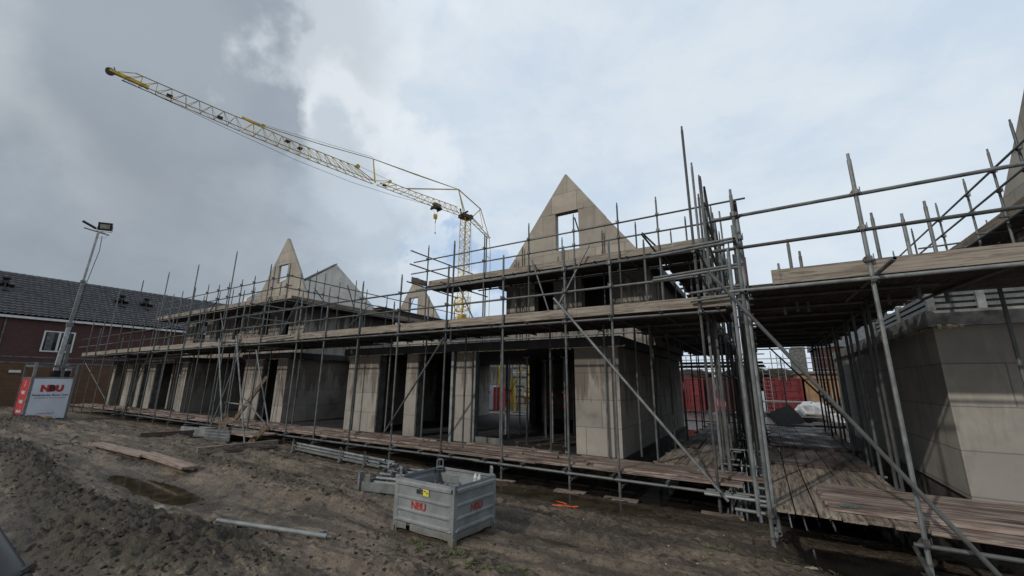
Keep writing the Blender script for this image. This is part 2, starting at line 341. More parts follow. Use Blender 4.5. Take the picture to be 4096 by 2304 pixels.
def thing(name, loc, label, cat, group=None):
    o = bpy.data.objects.new(name, None); COL.objects.link(o); o.location = loc; o.empty_display_size = .2
    ORG[o.name] = Vector(loc); return tag(o, label, cat, group)
def textmesh(name, txt, size, mtl, origin, ux, uz, parent, ext=.002, bold=0.0, align='CENTER', shear=0):
    cu = bpy.data.curves.new(name, 'FONT'); cu.body = txt; cu.size = size; cu.extrude = ext; cu.offset = bold; cu.align_x = align; cu.shear = shear; cu.resolution_u = 3
    o = bpy.data.objects.new(name, cu); COL.objects.link(o)
    dg = bpy.context.evaluated_depsgraph_get(); me = bpy.data.meshes.new_from_object(o.evaluated_get(dg))
    COL.objects.unlink(o); bpy.data.objects.remove(o)
    ux = nv(ux); uz = nv(uz); n_ = np.cross(ux, uz); o3 = ORG[parent.name]
    for v in me.vertices:
        p = np.array(origin)+v.co.x*ux+v.co.y*uz+v.co.z*n_; v.co = Vector(p)-o3
    me.materials.clear(); me.materials.append(M[mtl]); me.name = name
    ob = bpy.data.objects.new(name, me); COL.objects.link(ob); ob.parent = parent; ORG[ob.name] = o3; return ob

# ------------------------------------------------------------------ ground
def _hash(ix, iy, seed):
    h = (ix.astype(np.int64)*374761393+iy.astype(np.int64)*668265263+seed*974711) & 0x7fffffff
    h = ((h ^ (h >> 13))*1274126177) & 0x7fffffff
    return ((h ^ (h >> 16)) & 0xffff)/65535.0
def vnoise(x, y, seed=0):
    ix = np.floor(x); iy = np.floor(y); fx = x-ix; fy = y-iy; fx = fx*fx*(3-2*fx); fy = fy*fy*(3-2*fy)
    a = _hash(ix, iy, seed); b = _hash(ix+1, iy, seed); c = _hash(ix, iy+1, seed); d = _hash(ix+1, iy+1, seed)
    return (a*(1-fx)+b*fx)*(1-fy)+(c*(1-fx)+d*fx)*fy
def fbm(x, y, o=5, seed=0, g=.55):
    r = np.zeros_like(x); a = 1; tt = 0
    for i in range(o): r += a*vnoise(x*2**i+13.7*i, y*2**i-7.1*i, seed+i); tt += a; a *= g
    return r/tt
def sstep(x, a, b): q = np.clip((x-a)/(b-a), 0, 1); return q*q*(3-2*q)
PUD = [(-9.9, 3.50, 2.0, .30, .09), (-18.2, 3.5, .9, .12, .05), (-8.8, 5.52, 1.4, .16, .05), (-2.6, 5.15, .7, .12, .06), (-1.3, 4.6, .7, .10, .06),
       (-3.4, 7.0, 1.6, .28, .05), (-23.5, 3.9, 1.4, .15, .05)]
WL = .045
def ground(x, y):
    x = np.asarray(x, float); y = np.asarray(y, float); near = 1-sstep(y, 7.0, 8.6)
    base = .06+.10*sstep(-y, -6.6, -5.2)+.10*sstep(-y, -3.0, -1.5)-.10*sstep(y, 7.6, 9.0)
    yr = 2.4+.25*np.sin(x*.33+1)+.7*(fbm(x*.25, y*0, 2, 3)-.5)
    w_ = .42+.12*np.sin(x*.7)
    env = sstep(-x, 3.2, 6.0)*(1-.75*sstep(-x, 24, 34))
    ridge = np.exp(-((y-yr)/w_)**2)*env*(.12+.16*fbm(x*.9, y*.9, 3, 5))
    rid2 = np.exp(-((y-4.55-.2*np.sin(x*.5))/.3)**2)*.11*sstep(-x, 4.6, 6.0)*(1-sstep(-x, 11.5, 13))
    rid3 = np.exp(-((y-3.35+.22*(x+3.5))/.35)**2)*.10*np.exp(-((x+2.0)/2.2)**2)
    b5 = 5.05+.25*np.sin(x*.4+2); rid5 = np.exp(-((y-b5)/.22)**2)*.075*sstep(-x, 13, 15)*(1-.4*sstep(-x, 26, 30))*(.4+fbm(x*.8, y, 3, 81)); rid5 += np.exp(-((y-6.35)/.3)**2)*.06*sstep(-x, 9, 11)*(.3+fbm(x*.9, y, 3, 83))
    rid4 = rid5+np.exp(-((x+27)/3.2)**2-((y-4.4)/.8)**2)*.22+np.exp(-((x+14)/4)**2-((y-6.2)/.5)**2)*.08
    rut = .034*np.cos((y+.12*np.sin(x*.5))*2*math.pi/.62)*sstep(y, 2.9, 3.3)*(1-sstep(y, 6.2, 7))*(.4+.9*fbm(x*.35, y*.35, 3, 21))
    tread = .020*np.sin(x*2*math.pi/.17+y*5)*sstep(y, 3.0, 3.4)*(1-sstep(y, 6.0, 6.6))*sstep(fbm(x*.5, y*1.1, 3, 33), .42, .52)*sstep(np.cos((y+.12*np.sin(x*.5))*2*math.pi/.62), .1, -.5)
    rdg = lambda a, b, sd_: 1-np.abs(2*fbm(a, b, 4, sd_)-1)
    wx_ = x+.5*fbm(x*1.3, y*1.3, 3, 71); wy_ = y+.35*fbm(x*1.1, y*1.9, 3, 72)
    rough = (fbm(x*.7, y*1.2, 4, 9)-.5)*.07*near+(rdg(wx_*1.5, wy_*4.2, 17)-.72)*.07*near*sstep(fbm(x*.6, y*.9, 3, 73), .35, .6)+(fbm(x*9, y*11, 4, 40)-.5)*.022*near+np.maximum(0, fbm(x*7, y*9, 3, 41)-.56)*.20*near
    vg = np.clip(ridge*7+rid2*5+rid3*5+rid4*5, 0, 1); rough += vg*((1-np.abs(2*fbm(x*4.5, y*5.5, 4, 55)-1)-.75)*.18+(fbm(x*11, y*13, 4, 58)-.5)*.20)
    h = base+ridge+rid2+rid3+rid4+(rut+tread)*near+rough
    wet = np.zeros_like(h)
    for cx, cy, rx, ry, dp in PUD:
        a = .16*(x-cx)/max(rx, .1); q = np.sqrt(((x-cx)/rx)**2+((y-cy-.06*a)/ry)**2)+(fbm(x*2.3, y*3.5, 4, 77)-.5)*.75
        k = 1-sstep(q, 1.0, 2.6); h = h*(1-k)+(WL+.012+(h-.12)*.35)*k; k = 1-sstep(q, .75, 1.3); h = h*(1-k)+(WL-.05)*k; wet = np.maximum(wet, 1-sstep(q, .9, 1.75))
    h -= .12*sstep(y, 7.1, 8.2)*sstep(x, -9, -6)+.2*sstep(y, 5.55, 6.1)*sstep(x, -.1, .5)*(1-sstep(y, 6.8, 7.4))
    kb = np.exp(-(((x+3.8)/.95)**2+((y-4.5)/.75)**2)**2); h = h*(1-kb)+(.125+.3*(h-.12))*kb
    veg = np.clip(ridge*6.5+rid2*6+rid3*6+rid4*5+.5*sstep(-y, -2.4, -1.4)*sstep(fbm(x*1.3, y*1.3, 3, 91), .42, .6), 0, 1)
    wet = np.maximum(wet, sstep(y, 7.2, 8.3)*.85*sstep(x, -12, -8)); wet = np.maximum(wet, sstep(fbm(x*.5, y*2.2, 4, 66), .60, .7)*.6); wet = np.maximum(wet, sstep(y+.25*fbm(x*2, y*2, 3, 67), 4.9, 5.5)*sstep(x, -.6, .3)*.9); wet = np.maximum(wet, sstep(y+.5*fbm(x*2, y*2, 3, 68), 6.7, 7.2)*sstep(x, -7, -5)*.8)
    return h, veg, wet
def gz(x, y): return float(ground(np.array([x]), np.array([y]))[0][0])
def axis(a, b, near, fine, grow):
    out = [a]
    while out[-1] < b: out.append(out[-1]+fine+grow*max(0, abs(out[-1]-near)))
    return np.array(out)
ys = np.concatenate([axis(-3, 9.5, 2.6, .021, .006), axis(10.5, 60, 10, .8, .12), [90, 200, 600, 2500]])
ysl = np.concatenate([[-2500, -600, -150, -40, -12, -6], ys])
xs = axis(-40, 8, -3.5, .024, .0042)
xs = np.concatenate([[-2500, -800, -250, -120, -80, -60, -50], xs, [12, 20, 40, 90, 250, 800, 2500]])
gx, gy = np.meshgrid(xs, ysl); H_, V_, W_ = ground(gx, gy)
far = (np.abs(gx) > 60) | (gy > 60) | (gy < -10); H_[far] = 0
H_[gy < -.2] *= .9
nx, ny = len(xs), len(ysl); me = bpy.data.meshes.new('ground')
idx = np.arange(nx*ny).reshape(ny, nx); q = np.stack([idx[:-1, :-1], idx[:-1, 1:], idx[1:, 1:], idx[1:, :-1]], -1).reshape(-1, 4)
me.vertices.add(nx*ny); me.vertices.foreach_set('co', np.stack([gx, gy, H_], -1).reshape(-1))
me.loops.add(len(q)*4); me.loops.foreach_set('vertex_index', q.reshape(-1)); me.polygons.add(len(q))
me.polygons.foreach_set('loop_start', np.arange(0, len(q)*4, 4)); me.polygons.foreach_set('loop_total', np.full(len(q), 4)); me.polygons.foreach_set('use_smooth', np.ones(len(q), bool))
me.update(); me.materials.append(M['mud'])
for nme, arr in (('veg', V_), ('wet', W_)):
    at_ = me.attributes.new(nme, 'FLOAT', 'POINT'); at_.data.foreach_set('value', arr.reshape(-1).astype(np.float32))
go = bpy.data.objects.new('ground', me); COL.objects.link(go); tag(go, kind='structure')
PLAB = ['long brown puddle below the pair of planks', 'small pale puddle at the left', 'shallow puddle right of the thick beam', 'small puddle right of the steel bin', 'thin puddle in front of the steel bin',
        'brown puddle round the orange strap', 'far puddle before the sign box']
for i, (cx, cy, rx, ry, dp) in enumerate(PUD):
    n = 28; pts = [(cx+rx*1.5*math.cos(2*math.pi*k/n), cy+ry*1.5*math.sin(2*math.pi*k/n), WL-.012) for k in range(n)]
    tag(MB().add(pts, [tuple(range(n))]).build('puddle', 'water'), PLAB[i], 'puddle', kind='structure')
tag(MB().add([(-.1, 5.4, -.04), (9, 5.4, -.04), (9, 21, -.04), (-8, 21, -.04), (-8, 7.35, -.04), (-.1, 7.35, -.04)], [(0, 1, 2, 3, 4, 5)]).build('standing_water', 'water2'), kind='structure')

# loose stuff on the mud
def scatter(name, m, n, fn, smooth=False, label=None):
    mb = MB(); rg = random.Random(hash(name) % 99 if False else len(name)*7+n)
    for k in range(n): fn(mb, rg, k)
    return tag(mb.build(name, m, smooth=smooth), label, None, kind='stuff')
_q = np.random.rand(2, 40000); _py = 1.15+6.1*_q[0]**1.2; _hi = np.minimum(2.8, -.9+_py*.6); _px = _hi-(_hi+34)*_q[1]**2.3
_ph, _pv, _pw = ground(_px, _py)
def near_p(rg): i = rg.randrange(40000); return float(_px[i]), float(_py[i]), float(_ph[i]), float(_pv[i]), float(_pw[i])
def _clod(mb, rg, k):
    x, y, h, v, w = near_p(rg)
    if rg.random() > .05+v*1.2 or w > .4: return
    r = rg.uniform(.005, .018)*(1+.12*abs(x)**.5)*(1.6 if rg.random() < .06 else 1); mb.blob((x, y, h+r*.1), r, k, 6, 4, (1.3, 1, .6), .4)
scatter('mud_clods', 'clod', 22000, _clod)
def _stone(mb, rg, k):
    x, y, h, v, w = near_p(rg); r = rg.uniform(.004, .012)*(1+.1*abs(x)**.5); mb.blob((x, y, h+r*.2), r, k, 6, 4, (1.3, 1, .7), .3)
scatter('pebbles', 'stone', 420, _stone, True)
def _grass(mb, rg, k):
    x, y, h, v, w = near_p(rg)
    if rg.random() > v*1.1 and not (abs(x+3.0) < 1.3 and abs(y-3.9) < .5 and rg.random() < .5): return
    for _ in range(rg.randint(4, 9)):
        a = rg.uniform(0, 6.28); L = rg.uniform(.03, .12); bx, by = x+rg.uniform(-.03, .03), y+rg.uniform(-.03, .03); w_ = rg.uniform(.0015, .003)
        dx, dy = math.cos(a), math.sin(a); z = h-.005; k2 = rg.uniform(.3, .9)
        mb.add([(bx-dy*w_, by+dx*w_, z), (bx+dy*w_, by-dx*w_, z), (bx+dx*L*k2*.5+dy*w_*.7, by+dy*L*k2*.5-dx*w_*.7, z+L*.6), (bx+dx*L*k2*.5-dy*w_*.7, by+dy*L*k2*.5+dx*w_*.7, z+L*.6), (bx+dx*L*k2, by+dy*L*k2, z+L*.85)],
               [(0, 1, 2, 3), (3, 2, 4)])
scatter('grass_tufts', 'grass', 2600, _grass)
def _weed(mb, rg, k):
    if k < 60: x, y = -3.3+rg.gauss(.25, .45), 3.85+rg.gauss(0, .16)
    elif k < 100: x, y = rg.uniform(-1.5, 2.4), 5.75+rg.gauss(0, .12)
    else: x, y, h, v, w = near_p(rg)
    h = gz(x, y); nb_ = rg.randint(4, 8)
    for _ in range(nb_):
        a = rg.uniform(0, 6.28); L = rg.uniform(.03, .085); el = rg.uniform(.2, .9); dx, dy = math.cos(a), math.sin(a); w_ = L*rg.uniform(.10, .2)
        mb.add([(x, y, h), (x+dx*L*.55-dy*w_, y+dy*L*.55+dx*w_, h+L*el*.6), (x+dx*L, y+dy*L, h+L*el*.75), (x+dx*L*.55+dy*w_, y+dy*L*.55-dx*w_, h+L*el*.6)], [(0, 1, 2, 3)])
scatter('small_weeds', 'grass', 230, _weed)
def _twig(mb, rg, k):
    x, y, h, v, w = near_p(rg); a = rg.uniform(0, 6.28); L = rg.uniform(.04, .16); z = h+.006
    x2, y2 = x+math.cos(a)*L, y+math.sin(a)*L; mb.tube((x, y, z), (x2, y2, z+rg.uniform(.004, .03)), rg.uniform(.0015, .004), 4)
scatter('twigs_and_straw', 'dry', 520, _twig)

# ------------------------------------------------------------------ scaffold kit
RT = .0242
def clampmesh():
    mb = MB(); mb.tube((0, 0, -.034), (0, 0, .034), .041, 10); mb.box((-.052, -.012, -.022), (-.03, .012, .022)); mb.tube((-.06, 0, .0), (-.025, 0, 0), .008, 6)
    mb.tube((0, -.045, -.045), (0, -.045, .045), .007, 5); mb.box((-.025, -.06, -.03), (.025, -.03, .03)); mb.box((-.03, -.072, -.045), (-.02, -.05, .05)); mb.tube((.045, -.03, -.05), (.045, -.03, .06), .005, 4)
    return mb
_cm = None
def coupler(parent, p, yaw=0):
    global _cm
    if _cm is None:
        o = clampmesh().build('coupler', 'clamp'); _cm = o.data; COL.objects.unlink(o); bpy.data.objects.remove(o)
    o = bpy.data.objects.new('coupler', _cm); COL.objects.link(o); o.parent = parent
    o.location = Vector(p)-ORG[parent.name]; o.rotation_euler = (0, 0, yaw); return o
def standard(par, x, y, z0, z1, zs=(), foot=True, lean=0, m='galv', yaw=0, inner=False, name='standard'):
    mb = MB(); mb.tube((x, y, z0), (x+lean, y, z1-.09), RT); mb.tube((x+lean, y, z1-.09), (x+lean, y, z1), .0185, 8, .0175)
    if z1-z0 > 3.5:
        zj = z0+.55*(z1-z0); f_ = (zj-z0)/(z1-z0); mb.tube((x+lean*f_, y, zj-.012), (x+lean*f_, y, zj+.012), .0285, 8)
    o = mb.build(name, m, par)
    for z in zs: coupler(o, (x+lean*(z-z0)/(z1-z0), y, z), yaw+random.choice((0, .2, -.15)))
    if foot:
        f = MB(); f.box((x-.075, y-.075, z0-.008), (x+.075, y+.075, z0)); f.tube((x, y, z0), (x, y, z0+.16), .018); f.tube((x, y, z0+.10), (x, y, z0+.12), .034, 8); f.build('base_plate', 'clamp', par)
    return o
def bar(par, name, p, q, m='galv', hollow=True, r=RT):
    return MB().tube(p, q, r, 10, open_=hollow).build(name, m, par)
def run(par, name, a, b, y, z, seg=5.2, m='galv', axis_='x', jig=.012):
    """ledger or rail made of lapped tubes"""
    x = a
    while x < b-.3:
        e = min(b, x+seg*random.uniform(.8, 1.1)); e = b if b-e < 1.0 else e
        dz = random.uniform(-jig, jig); dz2 = random.uniform(-jig, jig)
        p, q_ = (x-.08, y, z+dz), (e+.08, y, z+dz2)
        if axis_ == 'y': p, q_ = (y, x-.08, z+dz), (y, e+.08, z+dz2)
        bar(par, name, p, q_, m); x = e
def boards(par, name, x0, x1, y0, y1, z, along='x', m='wx', L=3.9, w=.195, th=.038, gapf=.012, ragged=.12, sag=.012, seed=1, holes=0.0, extra=0):
    rg = random.Random(seed); mb = MB()
    a0, a1, b0, b1 = (x0, x1, y0, y1) if along == 'x' else (y0, y1, x0, x1)
    nb = max(1, int(round((b1-b0)/(w+gapf)))); pitch = (b1-b0)/nb
    for i in range(nb):
        p = a0+rg.uniform(-ragged, ragged)
        while p < a1-.25:
            e = min(p+L*rg.uniform(.85, 1.1), a1+rg.uniform(-ragged, ragged)); e = a1 if a1-e < .5 and e < a1 else e
            if rg.random() > holes:
                c = b0+(i+.5)*pitch; zz = z+rg.uniform(-sag, sag)*.5; hw = (pitch-gapf*rg.uniform(.4, 1.4))/2; t0, t1 = rg.uniform(-.006, .006), rg.uniform(-.006, .006)
                q0 = [(p, c-hw+t0, zz-th), (e, c-hw+t1, zz-th), (e, c+hw+t1, zz-th), (p, c+hw+t0, zz-th), (p, c-hw+t0, zz), (e, c-hw+t1, zz), (e, c+hw+t1, zz), (p, c+hw+t0, zz)]
                if along == 'y': q0 = [(v[1], v[0], v[2]) for v in q0]
                mb.add(q0, [(0, 3, 2, 1), (4, 5, 6, 7), (0, 1, 5, 4), (1, 2, 6, 5), (2, 3, 7, 6), (3, 0, 4, 7)])
            p = e+rg.uniform(.004, .02)
    for k in range(extra):          # a second board lapped on top
        L_ = rg.uniform(1.5, 3.9); p = rg.uniform(a0, max(a0+.01, a1-L_)); c = rg.uniform(b0+.1, b1-.1); zz = z+th+.004+k*.0007; tl = rg.uniform(-.03, .03)
        q0 = [(p, c-.1+tl, z+.003), (p+L_, c-.1-tl, z+.003), (p+L_, c+.1-tl, z+.003), (p, c+.1+tl, z+.003), (p, c-.1+tl, zz), (p+L_, c-.1-tl, zz), (p+L_, c+.1-tl, zz), (p, c+.1+tl, zz)]
        if along == 'y': q0 = [(v[1], v[0], v[2]) for v in q0]
        mb.add(q0, [(0, 3, 2, 1), (4, 5, 6, 7), (0, 1, 5, 4), (1, 2, 6, 5), (2, 3, 7, 6), (3, 0, 4, 7)])
    return mb.build(name, m, par, fix=True)
def toe(par, x0, x1, y, z, h=.195, th=.036, L=4.6, m='toe', axis_='x', seed=0):
    rg = random.Random(seed); x = x0
    while x < x1-.2:
        e = min(x1, x+L*rg.uniform(.85, 1.1)); e = x1 if x1-e < .8 else e; o = rg.uniform(0, .012); dz = rg.uniform(-.015, .015)
        if axis_ == 'x': mb = MB().box((x, y+o, z+dz), (e-.006, y+o+th, z+dz+h))
        else: mb = MB().box((y+o, x, z+dz), (y+o+th, e-.006, z+dz+h))
        pb = mb.build('toe_board', m, par)
        ms = MB()                    # hoop-iron end strap
        for s_ in (x+.10, e-.13):
            for k in range(5):
                if axis_ == 'x': ms.box((s_-.012, y+o-.003, z+dz+.018+k*.036), (s_+.012, y+o+.002, z+dz+.034+k*.036))
        if axis_ == 'x': ms.build('end_strap', 'clamp', pb)
        x = e

# ------------------------------------------------------------------ long front scaffold of the middle and left houses
FX = [-.8, -2.42, -3.4, -4.97, -6.69, -8.37, -10.03, -11.63, -13.12, -15.43, -16.93, -18.33, -20.11, -21.76, -23.38, -25.07, -26.8, -28.38, -30.09, -31.85, -33.55, -35.25]
TALL = {-.8: 7.03, -15.43: 6.3, -18.33: 7.28, -21.76: 7.2, -25.07: 7.28, -28.38: 7.27, -31.85: 7.15, -35.25: 7.17}
fs_ = thing('front_scaffold', (-18, 7.8, 0), 'long two-deck steel tube scaffold in front of the ground-floor walls', 'scaffold')
YF = 7.8
for x in FX:
    top = TALL.get(x, 4.95+random.uniform(-.05, .07)); zz = [.33, 3.27, 3.94, 4.42] if x > -24 else [.33, 3.27]
    standard(fs_, x, YF, .0, top, zz, lean=random.uniform(-.03, .03))
for x in (-6.60, -33.5): standard(fs_, x, YF+.09, 3.0, 5.68, (3.4,), foot=False)
for x in FX: MB().obox((x+.02, YF-.05, -.012), (.30, .03, 0), (-.01, .11, 0), (0, 0, .02)).build('sole_board', 'wx', fs_)
run(fs_, 'ledger', -36.2, -.45, YF-.05, .33); run(fs_, 'ledger', -36.2, -.48, YF-.05, 3.27)
run(fs_, 'guard_rail', -37.2, -8.3, YF+.05, 3.94, 6.2); run(fs_, 'guard_rail', -37.0, -8.3, YF+.05, 4.42, 6.2)
run(fs_, 'guard_rail', -8.5, -.75, YF+.05, 3.93, 5.8); run(fs_, 'guard_rail', -8.6, -.75, YF+.05, 4.43, 5.8)
IX = [-2.95, -4.3, -5.7, -6.86, -8.32, -9.79, -11.3, -13.21, -14.54, -16.56, -18.2, -19.9, -21.6, -23.3, -25, -26.7, -28.4, -30.1, -31.8, -33.5]
for x in IX: standard(fs_, x, 8.86, .02 if x < -12 or x > -12 else 0, 4.35+random.uniform(-.15, .25) if x < -7 else 3.32, (), foot=False)
x = -.62; k = 0
while x > -36:
    if not (-14.3 < x < -13.4): bar(fs_, 'transom', (x, YF-.13, .385), (x, 9.02, .385), 'galv2')
    bar(fs_, 'transom', (x+.1, YF-.13, 3.322), (x+.1, 10.0 if x > -12.2 else 9.3, 3.322)); x -= .95 if x > -14 else 1.35; k += 1
for x in FX[1:18]: bar(fs_, 'transom', (x+.06, YF-.1, .22), (x+.06, 9.05, .22), 'galv2')
for i, (a, b) in enumerate([(-36.2, -32), (-32, -28), (-28, -24), (-24, -20), (-20, -16.2), (-16.2, -14.2), (-14.0, -10.4), (-10.4, -7), (-7, -3.6), (-3.6, -.45)]):
    boards(fs_, 'lower_deck', a, b, YF+.03, 9.0, .45, 'x', 'wx', 3.0, .2, seed=i+1, gapf=.018, ragged=.05, sag=.03, extra=5 if i > 5 else 3)
for i, (a, b) in enumerate([(-36.2, -30), (-30, -24), (-24, -18), (-18, -12.2)]): boards(fs_, 'upper_deck', a, b, YF+.08, 10.6, 3.385, 'x', 'darky', 3.9, .2, seed=i+20, holes=.04, gapf=.03)  # deck extended inwards to keep light out of the recess below
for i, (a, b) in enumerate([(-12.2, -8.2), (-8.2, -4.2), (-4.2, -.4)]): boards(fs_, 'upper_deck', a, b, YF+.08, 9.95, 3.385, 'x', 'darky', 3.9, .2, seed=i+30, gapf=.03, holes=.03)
toe(fs_, -36.3, -24.5, YF+.03, 3.37, seed=2); toe(fs_, -24.4, -12.9, YF+.03, 3.355, seed=3); toe(fs_, -12.9, -.32, YF+.03, 3.35, seed=5)
bar(fs_, 'brace', (-6.66, 7.72, 3.10), (-8.52, 7.70, .72), 'galv')
bar(fs_, 'brace', (-3.62, 7.66, 3.78), (-.66, 7.66, .24), 'galv2', r=.0245)
bar(fs_, 'brace', (-24.7, 7.74, 3.0), (-23.1, 7.74, .2)) if False else None
bar(fs_, 'brace', (-25.0, 7.70, 3.35), (-26.9, 7.70, .15))
bar(fs_, 'brace', (-34.6, 7.72, 2.9), (-32.4, 8.6, .5))
# outrigger buttress at the step between the two houses
bs = thing('buttress_scaffold', (-16, 7.2, 0), 'small A-frame tube buttress projecting in front of the long scaffold', 'scaffold')
for p, q in [((-16.69, 7.0, 3.45), (-15.60, 7.15, .12)), ((-15.47, 7.0, 3.5), (-13.75, 6.95, .12)), ((-15.4, 7.7, 3.05), (-13.85, 7.68, .5)), ((-16.6, 7.75, 3.1), (-17.0, 7.3, .1))]:
    bar(bs, 'raking_leg', p, q, 'galv2')
for x in (-16.55, -17.5): standard(bs, x, 7.55, .02, 3.62, (3.4, 1.2), foot=True)
for p, q in [((-16.5, 7.95, 3.36), (-17.6, 6.6, 3.42)), ((-15.6, 9.1, 3.21), (-15.62, 7.85, 3.20)), ((-16.4, 9.4, 4.86), (-16.42, 7.7, 4.87)), ((-16.4, 9.4, 4.33), (-16.42, 7.7, 4.33)), ((-15.15, 7.7, 3.45), (-13.4, 7.72, 3.50))]:
    bar(bs, 'outrigger_tube', p, q, 'galv2')
bar(bs, 'tie', (-16.9, 7.66, 1.2), (-15.2, 7.66, 1.16), 'white' if False else 'galv2'); bar(bs, 'brace', (-15.6, 7.6, 1.42), (-13.95, 7.68, .55), 'galv')
boards(bs, 'platform', -16.6, -13.4, 6.95, 7.75, .36, 'x', 'wx', 3.2, .2, seed=77)
MB().beam((-16.95, 7.72, 3.62), (-15.6, 9.0, 3.60), .035, .2).build('toe_board', 'wx', bs)

# ------------------------------------------------------------------ upper scaffold, middle house
us = thing('upper_scaffold', (-5, 10.7, 3.1), 'upper-storey scaffold with one plank deck below the largest gable', 'scaffold')
for x, tp in [(-.8, 7.3), (-1.95, 7.0), (-3.02, 7.07), (-4.36, 7.0), (-5.9, 7.03), (-7.63, 7.0), (-10.2, 7.02)]:
    standard(us, x+.0, 10.7, 3.12, tp, [5.33, 6.02, 6.47] if x > -9 else [6.02, 6.47], foot=False)
for x, tp in [(-2.82, 6.53), (-3.88, 6.45), (-5.28, 6.47), (-6.82, 6.4), (-7.08, 5.95), (-8.4, 7.08), (-1.4, 6.4)]: standard(us, x, 11.9, 3.12, tp+.35, (), foot=False)
run(us, 'ledger', -10.6, -.5, 10.65, 5.33, 5.5); run(us, 'ledger', -8.6, -1, 11.85, 5.33, 5.5); run(us, 'ledger', -11.6, -1.2, 10.62, 3.32, 5.8)
run(us, 'guard_rail', -11.0, -.1, 10.75, 6.02, 6); run(us, 'guard_rail', -10.9, .05, 10.75, 6.47, 6)
for z in (6.10, 6.60): bar(us, 'guard_rail', (-10.3, 9.9, z), (-10.3, 13.6, z))
bar(us, 'ledger', (-10.5, 10.0, 5.50), (-10.5, 12.9, 5.42)); bar(us, 'ledger', (-9.0, 10.1, 5.32), (-9.0, 12.9, 5.32))
for i in range(11): bar(us, 'transom', (-10.0+i*.9, 10.55, 5.385), (-10.0+i*.9, 12.0, 5.385))
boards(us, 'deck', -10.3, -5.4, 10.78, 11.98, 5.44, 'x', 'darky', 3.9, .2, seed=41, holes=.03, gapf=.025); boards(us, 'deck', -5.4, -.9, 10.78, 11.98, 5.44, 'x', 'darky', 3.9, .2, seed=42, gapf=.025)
toe(us, -10.15, -.62, 10.73, 5.43, seed=12); toe(us, 10.0, 10.75, -10.3, 5.46, axis_='y', m='toey', seed=2)
bar(us, 'brace', (-5.75, 10.62, 5.75), (-4.95, 10.62, 3.4)); bar(us, 'brace', (-3.85, 10.60, 5.9), (-5.35, 10.60, 3.42), 'galv2')
bar(us, 'brace', (-8.6, 10.62, 5.2), (-7.6, 10.62, 3.4)); bar(us, 'brace', (-2.35, 10.62, 6.0), (-1.9, 11.6, 5.5)); bar(us, 'tie', (-3.1, 10.8, 5.1), (-3.0, 12.0, 5.05))
bar(us, 'tie', (-6.2, 10.8, 4.95), (-5.9, 12.0, 4.85))
for y in (7.85,): 
    for x in (-7.0, -5.1): pass

# ------------------------------------------------------------------ gable-end scaffold of the middle house, going back along the gap
ss = thing('side_scaffold', (-1.4, 12, 0), 'deep scaffold along the right side wall of the middle house', 'scaffold')
SY = [9.4, 10.45, 11.48, 13.0, 13.62, 15.2, 16.15, 17.6, 19.0, 20.7, 22.4]
for i, y in enumerate(SY): standard(ss, -.8, y, -.06, [6.24, 7.22, 7.33, 7.4, 7.39, 7.0, 7.6, 7.3, 7.3, 7.73, 7.3][i], [.33, 3.27, 3.94, 4.42] if i < 5 else [3.27], lean=random.uniform(-.03, .03))
for y in (8.56, 8.66): standard(ss, -.78 if y < 8.6 else -.66, y, .25, 6.6 if y < 8.6 else 5.9, [.45, 3.3], foot=False, m='galv2')
for y in (9.2, 11.2, 13.2, 15.2, 17.2, 19.2): standard(ss, -2.02, y, .0, 6.9 if y > 12 else 5.3, (), foot=False)
for xx in (-2.45,):
    for y in (9.6, 11.4, 13.6): standard(ss, xx, y, .45, 3.3, (), foot=False)
for z in (.33, 3.27, 3.94, 4.42, 5.33, 6.02, 6.47): run(ss, 'guard_rail' if z in (3.94, 4.42, 6.02, 6.47) else 'ledger', 7.7 if z < 5 else 10.6, 22.6, -.75, z, 5.6, axis_='y')
for z in (.33, 3.27, 5.33): run(ss, 'ledger', 9.0, 21, -1.98, z, 5.6, axis_='y')
y = 8.3
while y < 21:
    bar(ss, 'transom', (-2.7, y, 3.32), (-.62, y, 3.32)); bar(ss, 'transom', (-2.2, y, .385), (-.62, y, .385))
    if y > 10.5: bar(ss, 'transom', (-2.1, y, 5.385), (-.62, y, 5.385))
    y += 1.25
boards(ss, 'lower_deck', -2.1, -.9, 9.05, 14.0, .44, 'y', 'wy', 3.6, .2, seed=51, ragged=.2); boards(ss, 'lower_deck', -2.0, -.9, 14.0, 19.0, .44, 'y', 'dk', 3.6, .2, seed=52)
boards(ss, 'lower_deck', -2.2, -1.55, 11.6, 13.6, .50, 'y', 'dk', 2.0, .2, seed=53, ragged=.05)
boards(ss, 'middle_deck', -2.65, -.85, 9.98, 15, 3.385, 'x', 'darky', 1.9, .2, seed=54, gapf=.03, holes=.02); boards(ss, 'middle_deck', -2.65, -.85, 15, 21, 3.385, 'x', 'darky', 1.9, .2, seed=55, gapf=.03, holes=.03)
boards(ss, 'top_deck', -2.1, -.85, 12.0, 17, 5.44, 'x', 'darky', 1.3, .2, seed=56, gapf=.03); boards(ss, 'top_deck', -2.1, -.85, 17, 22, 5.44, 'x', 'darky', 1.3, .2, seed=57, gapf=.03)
toe(ss, 10.7, 22.3, -.83, 5.43, axis_='y', m='toey', seed=6); toe(ss, 9.9, 22.3, -.83, 3.36, axis_='y', m='toey', seed=7)
for a, b, z0, z1 in [(10.5, 12.9, 3.4, 6.9), (12.9, 15.2, 6.9, 3.5), (15.4, 17.6, 3.4, 6.9), (18, 20.7, 6.9, 3.5), (9.4, 11.4, 5.9, 3.4), (11.5, 13.4, 3.4, 6.4), (14, 16.1, 3.2, .4), (17, 19, .4, 3.2)]: bar(ss, 'brace', (-.70, a, z0), (-.70, b, z1))
